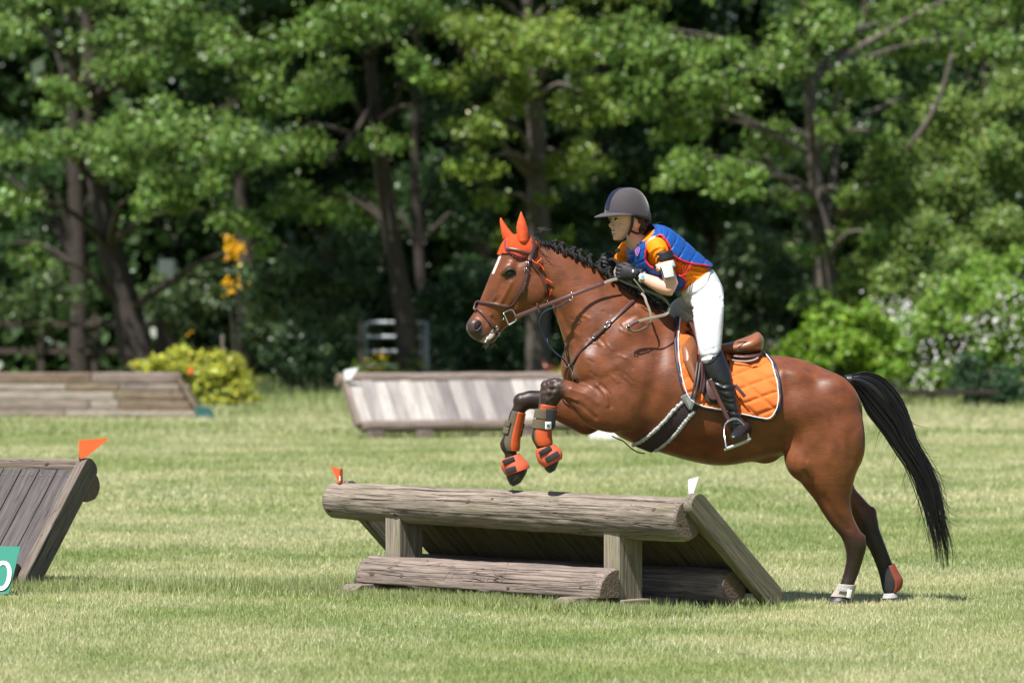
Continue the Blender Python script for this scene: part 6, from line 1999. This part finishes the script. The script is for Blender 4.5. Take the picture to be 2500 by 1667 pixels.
vneck = [(1530, 575), (1560, 575), (1556, 600), (1551, 620), (1547, 632), (1540, 618), (1533, 604)]
px_v = [to_px(p) for p in vv]
midy = [YM(q[0]) for q in px_v]
keep = []
for q in vf:
    cx = sum(px_v[i][0] for i in q) / 4; cy = sum(px_v[i][1] for i in q) / 4
    ly = sum(vv[i].y - midy[i] for i in q) / 4
    fr = ly < .0
    if fr and in_poly(cx, cy, hole): continue
    if (not fr) and ly > .06 and in_poly(cx, cy, fhole): continue
    keep.append(q)
used = sorted({i for q in keep for i in q}); mp = {a: b for b, a in enumerate(used)}
vest = new_obj('body_protector', [vv[i] for i in used], [tuple(mp[i] for i in q) for q in keep], vest_m, rider)
m = vest.modifiers.new('t', 'SOLIDIFY'); m.thickness = .012; m.offset = -1
vest_bvh = BVHTree.FromPolygons([Vector(p) for p in vv], [tuple(q) for q in vf])
def on_vest(x, y, off=.004):
    p, n_ = cast(vest_bvh, x, y, off)
    return p, n_
arm_edge = [(1642, 622), (1636, 606), (1628, 590), (1614, 575), (1600, 580), (1588, 588), (1580, 602), (1577, 620), (1578, 637), (1586, 649), (1598, 654)]
def trim(pts, r, name):
    q = cr(pts, len(pts) * 5)
    out = [on_vest(x, y, .002)[0] for x, y in q]
    out = [p for p in out if p is not None]
    v, f = tube(out, r, 8, 1)
    return new_obj(name, v, f, vest_edge, vest)
trim(arm_edge, .0055, 'trim')
trim([(1642, 622), (1652, 629), (1668, 637), (1690, 644), (1712, 647), (1730, 649)], .005, 'trim')
trim([(1655, 672), (1668, 677), (1675, 690), (1668, 703), (1660, 709)], .005, 'trim')
# zigzag laces
ls, le = cr([(1642, 623), (1655, 632), (1670, 640), (1684, 645)], 7), cr([(1642, 652), (1650, 662), (1660, 671), (1668, 680)], 7)
lpts = []
for i in range(7):
    for x, y in ((ls[i] if i % 2 else le[i]), (le[i] if i % 2 else ls[i])):
        p, n_ = on_vest(x, y, -.002)
        if p is not None: lpts.append(p)
wire('lace', lpts, .0024, vest_edge, vest, 6, 1)
lpts = []
for i in range(7):
    for x, y in ((le[i] if i % 2 else ls[min(6, i + 1)]), (ls[i] if i % 2 else le[min(6, i + 1)])):
        p, n_ = on_vest(x, y, 0)
        if p is not None: lpts.append(p)
wire('lace', lpts, .0024, vest_edge, vest, 6, 1)
for q in ([(1684, 646), (1678, 660), (1666, 676)], [(1688, 647), (1676, 668), (1664, 672)]):
    wire('lace', [on_vest(x, y, .002)[0] for x, y in q], .0028, vest_edge, vest, 6, 4)
# collar edge, shield badge, front zip line, back number strip
sp = [(1553, 606), (1559, 604), (1564, 606), (1564, 614), (1561, 621), (1558.5, 626), (1555, 621), (1553, 614)]
bp_ = [on_vest(x, y, .006) for x, y in sp]
if all(p[0] is not None for p in bp_):
    cpt = sum((p[0] for p in bp_), Vector()) / len(bp_) + Vector((0, -.001, 0))
    pts = [p[0] for p in bp_]
    badge = new_obj('badge', [cpt] + pts, [(0, i + 1, (i + 1) % len(pts) + 1) for i in range(len(pts))], mat('badge_blue', (.10, .14, .45), .45), vest, smooth=False)
    wire('badge_edge', pts + [pts[0]], .0016, mat('badge_red', (.62, .08, .14), .5), badge, 6, 1)
    wire('badge_letter', [p + Vector((0, -.003, 0)) for p in (pts[0] * .6 + cpt * .4, cpt * .7 + pts[1] * .3, cpt, pts[5] * .5 + cpt * .5)], .0013, mat('badge_red2', (.62, .08, .14), .5), badge, 6, 2)
wire('back_piping', [P(x, y, Y(x, -.02)) for x, y in ((1663, 589), (1676, 599), (1690, 609), (1702, 618))], .003, watch_w, vest, 6, 3)
# armbands
def band(name, c0, c1, r, material, parent=rider, grow=.004):
    a, b = Q(*c0), Q(*c1)
    v, f = tube([a, (a + b) / 2, b], [r + grow] * 3, 22, 2, cap=False)
    o = new_obj(name, v, f, material, parent)
    m = o.modifiers.new('t', 'SOLIDIFY'); m.thickness = .003; m.offset = 1
    return o
band('black_armband', (1619, 617, -.184), (1625, 639, -.191), .046, black_strap, grow=.003)
band('white_armband', (1623, 641, -.192), (1627, 656, -.194), .047, white_band, grow=.004)
free_strap('medical_card', [Q(1617, 663, -.243), Q(1631, 661, -.254), Q(1643, 659, -.243)], [Vector((-.1, -1, 0))] * 3, .078, .004, white_band, rider)
wire('card_edge', [Q(1612, 652, -.242), Q(1617, 664, -.246), Q(1622, 679, -.247), Q(1634, 678, -.254), Q(1645, 675, -.244)], .003, black_strap, rider, 6, 4)
# watch
wp = Q(1567, 674, -.152)
d = (Q(1562, 673, -.108) - Q(1580, 682, -.126)).normalized()
v, f = tube([Q(1571, 678, -.114) , Q(1565.5, 675.5, -.1105)], [.0305, .0305], 20, 1, cap=False)
ws_ = new_obj('watch', v, f, watch_w, rider); m = ws_.modifiers.new('t', 'SOLIDIFY'); m.thickness = .004; m.offset = 1
wn_ = Vector((.1, -.93, .35)).normalized(); t1 = d; t2 = wn_.cross(t1).normalized(); t1 = t2.cross(wn_)
wc = Q(1568, 675, -.145)
v, f = ellipsoid(wc, (t1 * .0185, t2 * .0185, wn_ * .006), 24, 10); new_obj('watch_case', v, f, watch_w, ws_)
v, f = ellipsoid(wc + wn_ * .003, (t1 * .013, t2 * .013, wn_ * .0045), 20, 8); new_obj('watch_face', v, f, watch_f, ws_)

# gloves: palm, four curled fingers, thumb
def glove(wrist, knuck, latw, latk, inward, name):
    parts = []
    w, k = Q(wrist[0], wrist[1], latw), Q(knuck[0], knuck[1], latk)
    fwd = (k - w).normalized()
    upv = Vector((0, 0, 1)); upv = (upv - fwd * upv.dot(fwd)).normalized()
    inn = fwd.cross(upv); inn = inn if inn.y * inward > 0 else -inn
    L = (k - w).length
    vs = []
    for t, hz, th in ((-.12, .030, .027), (.12, .030, .026), (.4, .036, .024), (.75, .041, .022), (1.0, .040, .019), (1.08, .034, .014)):
        for j in range(18):
            a = 2 * math.pi * j / 18
            vs.append(w + fwd * (L * t) + upv * (hz * math.cos(a)) + inn * (th * math.sin(a)))
    parts.append((vs, ring_faces(6, 18)))
    for i, (dz, ln, r) in enumerate(((.029, .95, .0100), (.0095, 1.0, .0102), (-.0105, .95, .0098), (-.029, .8, .0088))):
        b = k + upv * dz - fwd * .004
        pts = [b, b + fwd * .024 * ln + inn * .004, b + fwd * .034 * ln + inn * .022, b + fwd * .020 * ln + inn * .040, b - fwd * .004 + inn * .040, b - fwd * .016 + inn * .028]
        parts.append(tube(pts, [r, r * 1.05, r, r * .95, r * .9, r * .7], 12, 3))
    th = w + fwd * (L * .35) + upv * .022 + inn * .014
    parts.append(tube([th, th + fwd * .03 + upv * .018 + inn * .012, th + fwd * .055 + upv * .020 + inn * .020, th + fwd * .072 + upv * .012 + inn * .026], [.013, .0125, .011, .008], 12, 3))
    return mesh_obj(name, union_mesh(parts, .0032, 2), glove_m, rider), (w, k, fwd, upv, inn)
g1, gf = glove((1556, 670), (1519, 664), -.105, -.098, 1, 'glove')
g2, gf2 = glove((1494, 649), (1474, 640), .090, .060, -1, 'glove')
w, k, fwd, upv, inn = gf
v, f = tube([w - fwd * .030, w - fwd * .004], [.033, .034], 18, 1, cap=False)
o = new_obj('cuff', v, f, glove_m, g1); m = o.modifiers.new('t', 'SOLIDIFY'); m.thickness = .004; m.offset = 1
free_strap('cuff_tab', [w - fwd * .010 - inn * .036 + upv * .012, w + fwd * .010 - inn * .033 + upv * .014], [-inn] * 2, .022, .004, glove_m, g1, 1)
free_strap('logo_tab', [w + fwd * .022 - inn * .029 + upv * .004, w + fwd * .026 - inn * .029 + upv * .020], [-inn] * 2, .008, .002, white_paint, g1, 1)

# breeches
br = [loft([(1740, 655, 1662, 712, .142), (1757, 685, 1672, 736, .160), (1767, 712, 1686, 754, .166), (1764, 738, 1694, 768, .150), (1750, 752, 1706, 770, .10)], YM, 30, 5),
      loft([(1757, 690, 1681, 740, .080, -.09), (1768, 726, 1689, 758, .086, -.145), (1767, 766, 1692, 778, .086, -.208), (1764, 810, 1699, 820, .080, -.257), (1761, 848, 1706, 857, .070, -.294), (1758, 874, 1716, 886, .061, -.306), (1756, 890, 1724, 898, .055, -.31)], YM, 24, 5),
      loft([(1757, 690, 1668, 722, .080, .09), (1736, 740, 1646, 733, .086, .155), (1704, 792, 1627, 760, .086, .22), (1696, 838, 1626, 800, .078, .272), (1702, 872, 1654, 852, .068, .303)], YM, 24, 5)]
b_me = union_mesh(br, .006, 5)
sco = coords(b_me); nr = np.empty(len(b_me.vertices) * 3, np.float32); b_me.vertices.foreach_get('normal', nr); nr = nr.reshape(-1, 3)
s_ = (DIST + sco[:, 1]) / DIST / PXM
sx_, sy_ = sco[:, 0] / s_ + 1250, HORIZON + (CAM_H - sco[:, 2]) / s_
fold = np.zeros(len(sco))
for p, w_, a in (([(1672, 726), (1700, 716), (1728, 694), (1738, 668)], 2.4, -.006), ([(1690, 752), (1715, 738), (1745, 730)], 3.5, -.006), ([(1692, 760), (1712, 752), (1735, 750)], 3.5, .006), ([(1696, 742), (1720, 728), (1750, 716)], 3.2, -.006),
                ([(1690, 735), (1720, 722), (1740, 712)], 3, .005), ([(1700, 768), (1712, 764), (1725, 765)], 3, -.006), ([(1712, 872), (1735, 866), (1755, 868)], 2.6, -.005), ([(1714, 880), (1735, 876)], 2.4, .004), ([(1720, 858), (1745, 850)], 3, -.004),
                ([(1760, 725), (1766, 735)], 3, -.006), ([(1745, 724), (1760, 732), (1766, 742)], 2.5, -.005), ([(1676, 722), (1684, 744), (1690, 762)], 2.6, -.007), ([(1650, 745), (1672, 760), (1690, 772)], 4, -.004)):
    fold += np.exp(-(seg_d(sx_, sy_, p) / w_) ** 2) * a * 1.25
b_me.vertices.foreach_set('co', (sco + nr * fold[:, None]).astype(np.float32).ravel())
mesh_obj('breeches', b_me, breech_m, rider)

# boots
def boot(sec, foot, name):
    parts = [loft(sec, YM, 26, 5)]
    fr = cr(foot, 26)
    fvx = []
    for cx, cy, lt, hw, hh in fr:
        for j in range(20):
            t_ = 2 * math.pi * j / 20
            fvx.append(Q(cx + hw * math.cos(t_), cy + hh * math.sin(t_) * (1 if math.sin(t_) < 0 else .8), lt))
    parts.append((fvx, ring_faces(26, 20)))
    return union_mesh(parts, .005, 3)
bs = [(1763, 853, 1716, 884, .062, -.306), (1779, 892, 1720, 904, .064, -.316), (1791, 931, 1736, 940, .062, -.324), (1799, 960, 1756, 970, .054, -.332), (1805, 1000, 1776, 1003, .043, -.338), (1815, 1024, 1781, 1030, .042, -.345), (1826, 1046, 1784, 1050, .044, -.36), (1829, 1058, 1790, 1062, .040, -.365)]
ft = [(1827, 1050, -.32, 6, 10), (1824, 1050, -.335, 12, 19), (1816, 1051, -.375, 15, 20), (1807, 1056, -.42, 16, 17), (1800, 1062, -.46, 16, 13), (1795, 1067, -.495, 14, 9), (1793, 1069, -.515, 9, 6), (1792, 1070, -.522, 3, 2)]
bm_ = boot(bs, ft, 'boot')
sco = coords(bm_); nr = np.empty(len(bm_.vertices) * 3, np.float32); bm_.vertices.foreach_get('normal', nr); nr = nr.reshape(-1, 3)
s_ = (DIST + sco[:, 1]) / DIST / PXM
sx_, sy_ = sco[:, 0] / s_ + 1250, HORIZON + (CAM_H - sco[:, 2]) / s_
fold = np.zeros(len(sco))
for p, w_, a in (([(1742, 930), (1765, 940), (1790, 935)], 4, -.006), ([(1748, 945), (1770, 955), (1796, 950)], 4, -.006), ([(1745, 938), (1768, 948), (1792, 943)], 3.5, .005), ([(1762, 968), (1780, 975), (1800, 968)], 3.5, -.006), ([(1768, 980), (1785, 986), (1802, 982)], 3.5, -.006), ([(1778, 1004), (1805, 1006)], 3, -.006), ([(1780, 1018), (1812, 1018)], 3, -.006)):
    fold += np.exp(-(seg_d(sx_, sy_, p) / w_) ** 2) * a
bm_.vertices.foreach_set('co', (sco + nr * fold[:, None]).astype(np.float32).ravel())
nb = mesh_obj('boot', bm_, boot_m, rider)
bb = BVHTree.FromPolygons([v.co.copy() for v in bm_.vertices], [tuple(p.vertices) for p in bm_.polygons])
for i, y in enumerate((1028, 1034, 1040, 1046)):
    q = [cast(bb, x, y + dy, .003)[0] for x, dy in ((1786, 2), (1793, -2), (1800, 2))]
    if all(p is not None for p in q): wire('bootlace', q, .0026, black_strap, nb, 6, 2)
wire('top_edge', [p for p in (cast(bb, x, y, .002)[0] for x, y in ((1719, 888), (1730, 888), (1742, 880), (1752, 866), (1759, 858))) if p is not None], .0035, black_strap, nb, 6, 3)
sf_ = [(a - 40, b, c - 40, d_, w_, -l) for a, b, c, d_, w_, l in bs]
ff_ = [(a - 40, b, -l, r, h_) for a, b, l, r, h_ in ft]
mesh_obj('boot', boot(sf_, ff_, 'boot'), boot_m, rider)

# whips
crop_m = mat('black_whip', (0.016, 0.014, 0.014), 0.45, 0.4, vary=0.1)
wh2 = empty('riding_crop', Q(1488, 636, .06), 'short black whip handle with a knob in the far hand', 'whip')
wire('handle', [Q(1470, 658, .06), Q(1487, 634, .055), Q(1498, 622, .05), Q(1506, 614, .045)], .0065, crop_m, wh2, 10)
v, f = ellipsoid(Q(1508, 612, .044), ((.012, 0, .008), (-.006, 0, .010), (0, .010, 0)), 14, 8); new_obj('knob', v, f, mat('grey_knob', (.12, .12, .13), .4), wh2)
# webbing of the far rein over the far hand
free_strap('rein_webbing', [Q(1484, 634, .02), Q(1497, 632, -.005), Q(1507, 640, -.02), Q(1519, 652, -.04)], [Vector((-.3, -.9, .4))] * 4, .014, .003, webbing, bri)
free_strap('rein_webbing', [Q(1506, 652, -.06), Q(1501, 664, -.07), Q(1504, 676, -.08)], [Vector((-.5, -.9, 0))] * 3, .013, .003, webbing, bri)
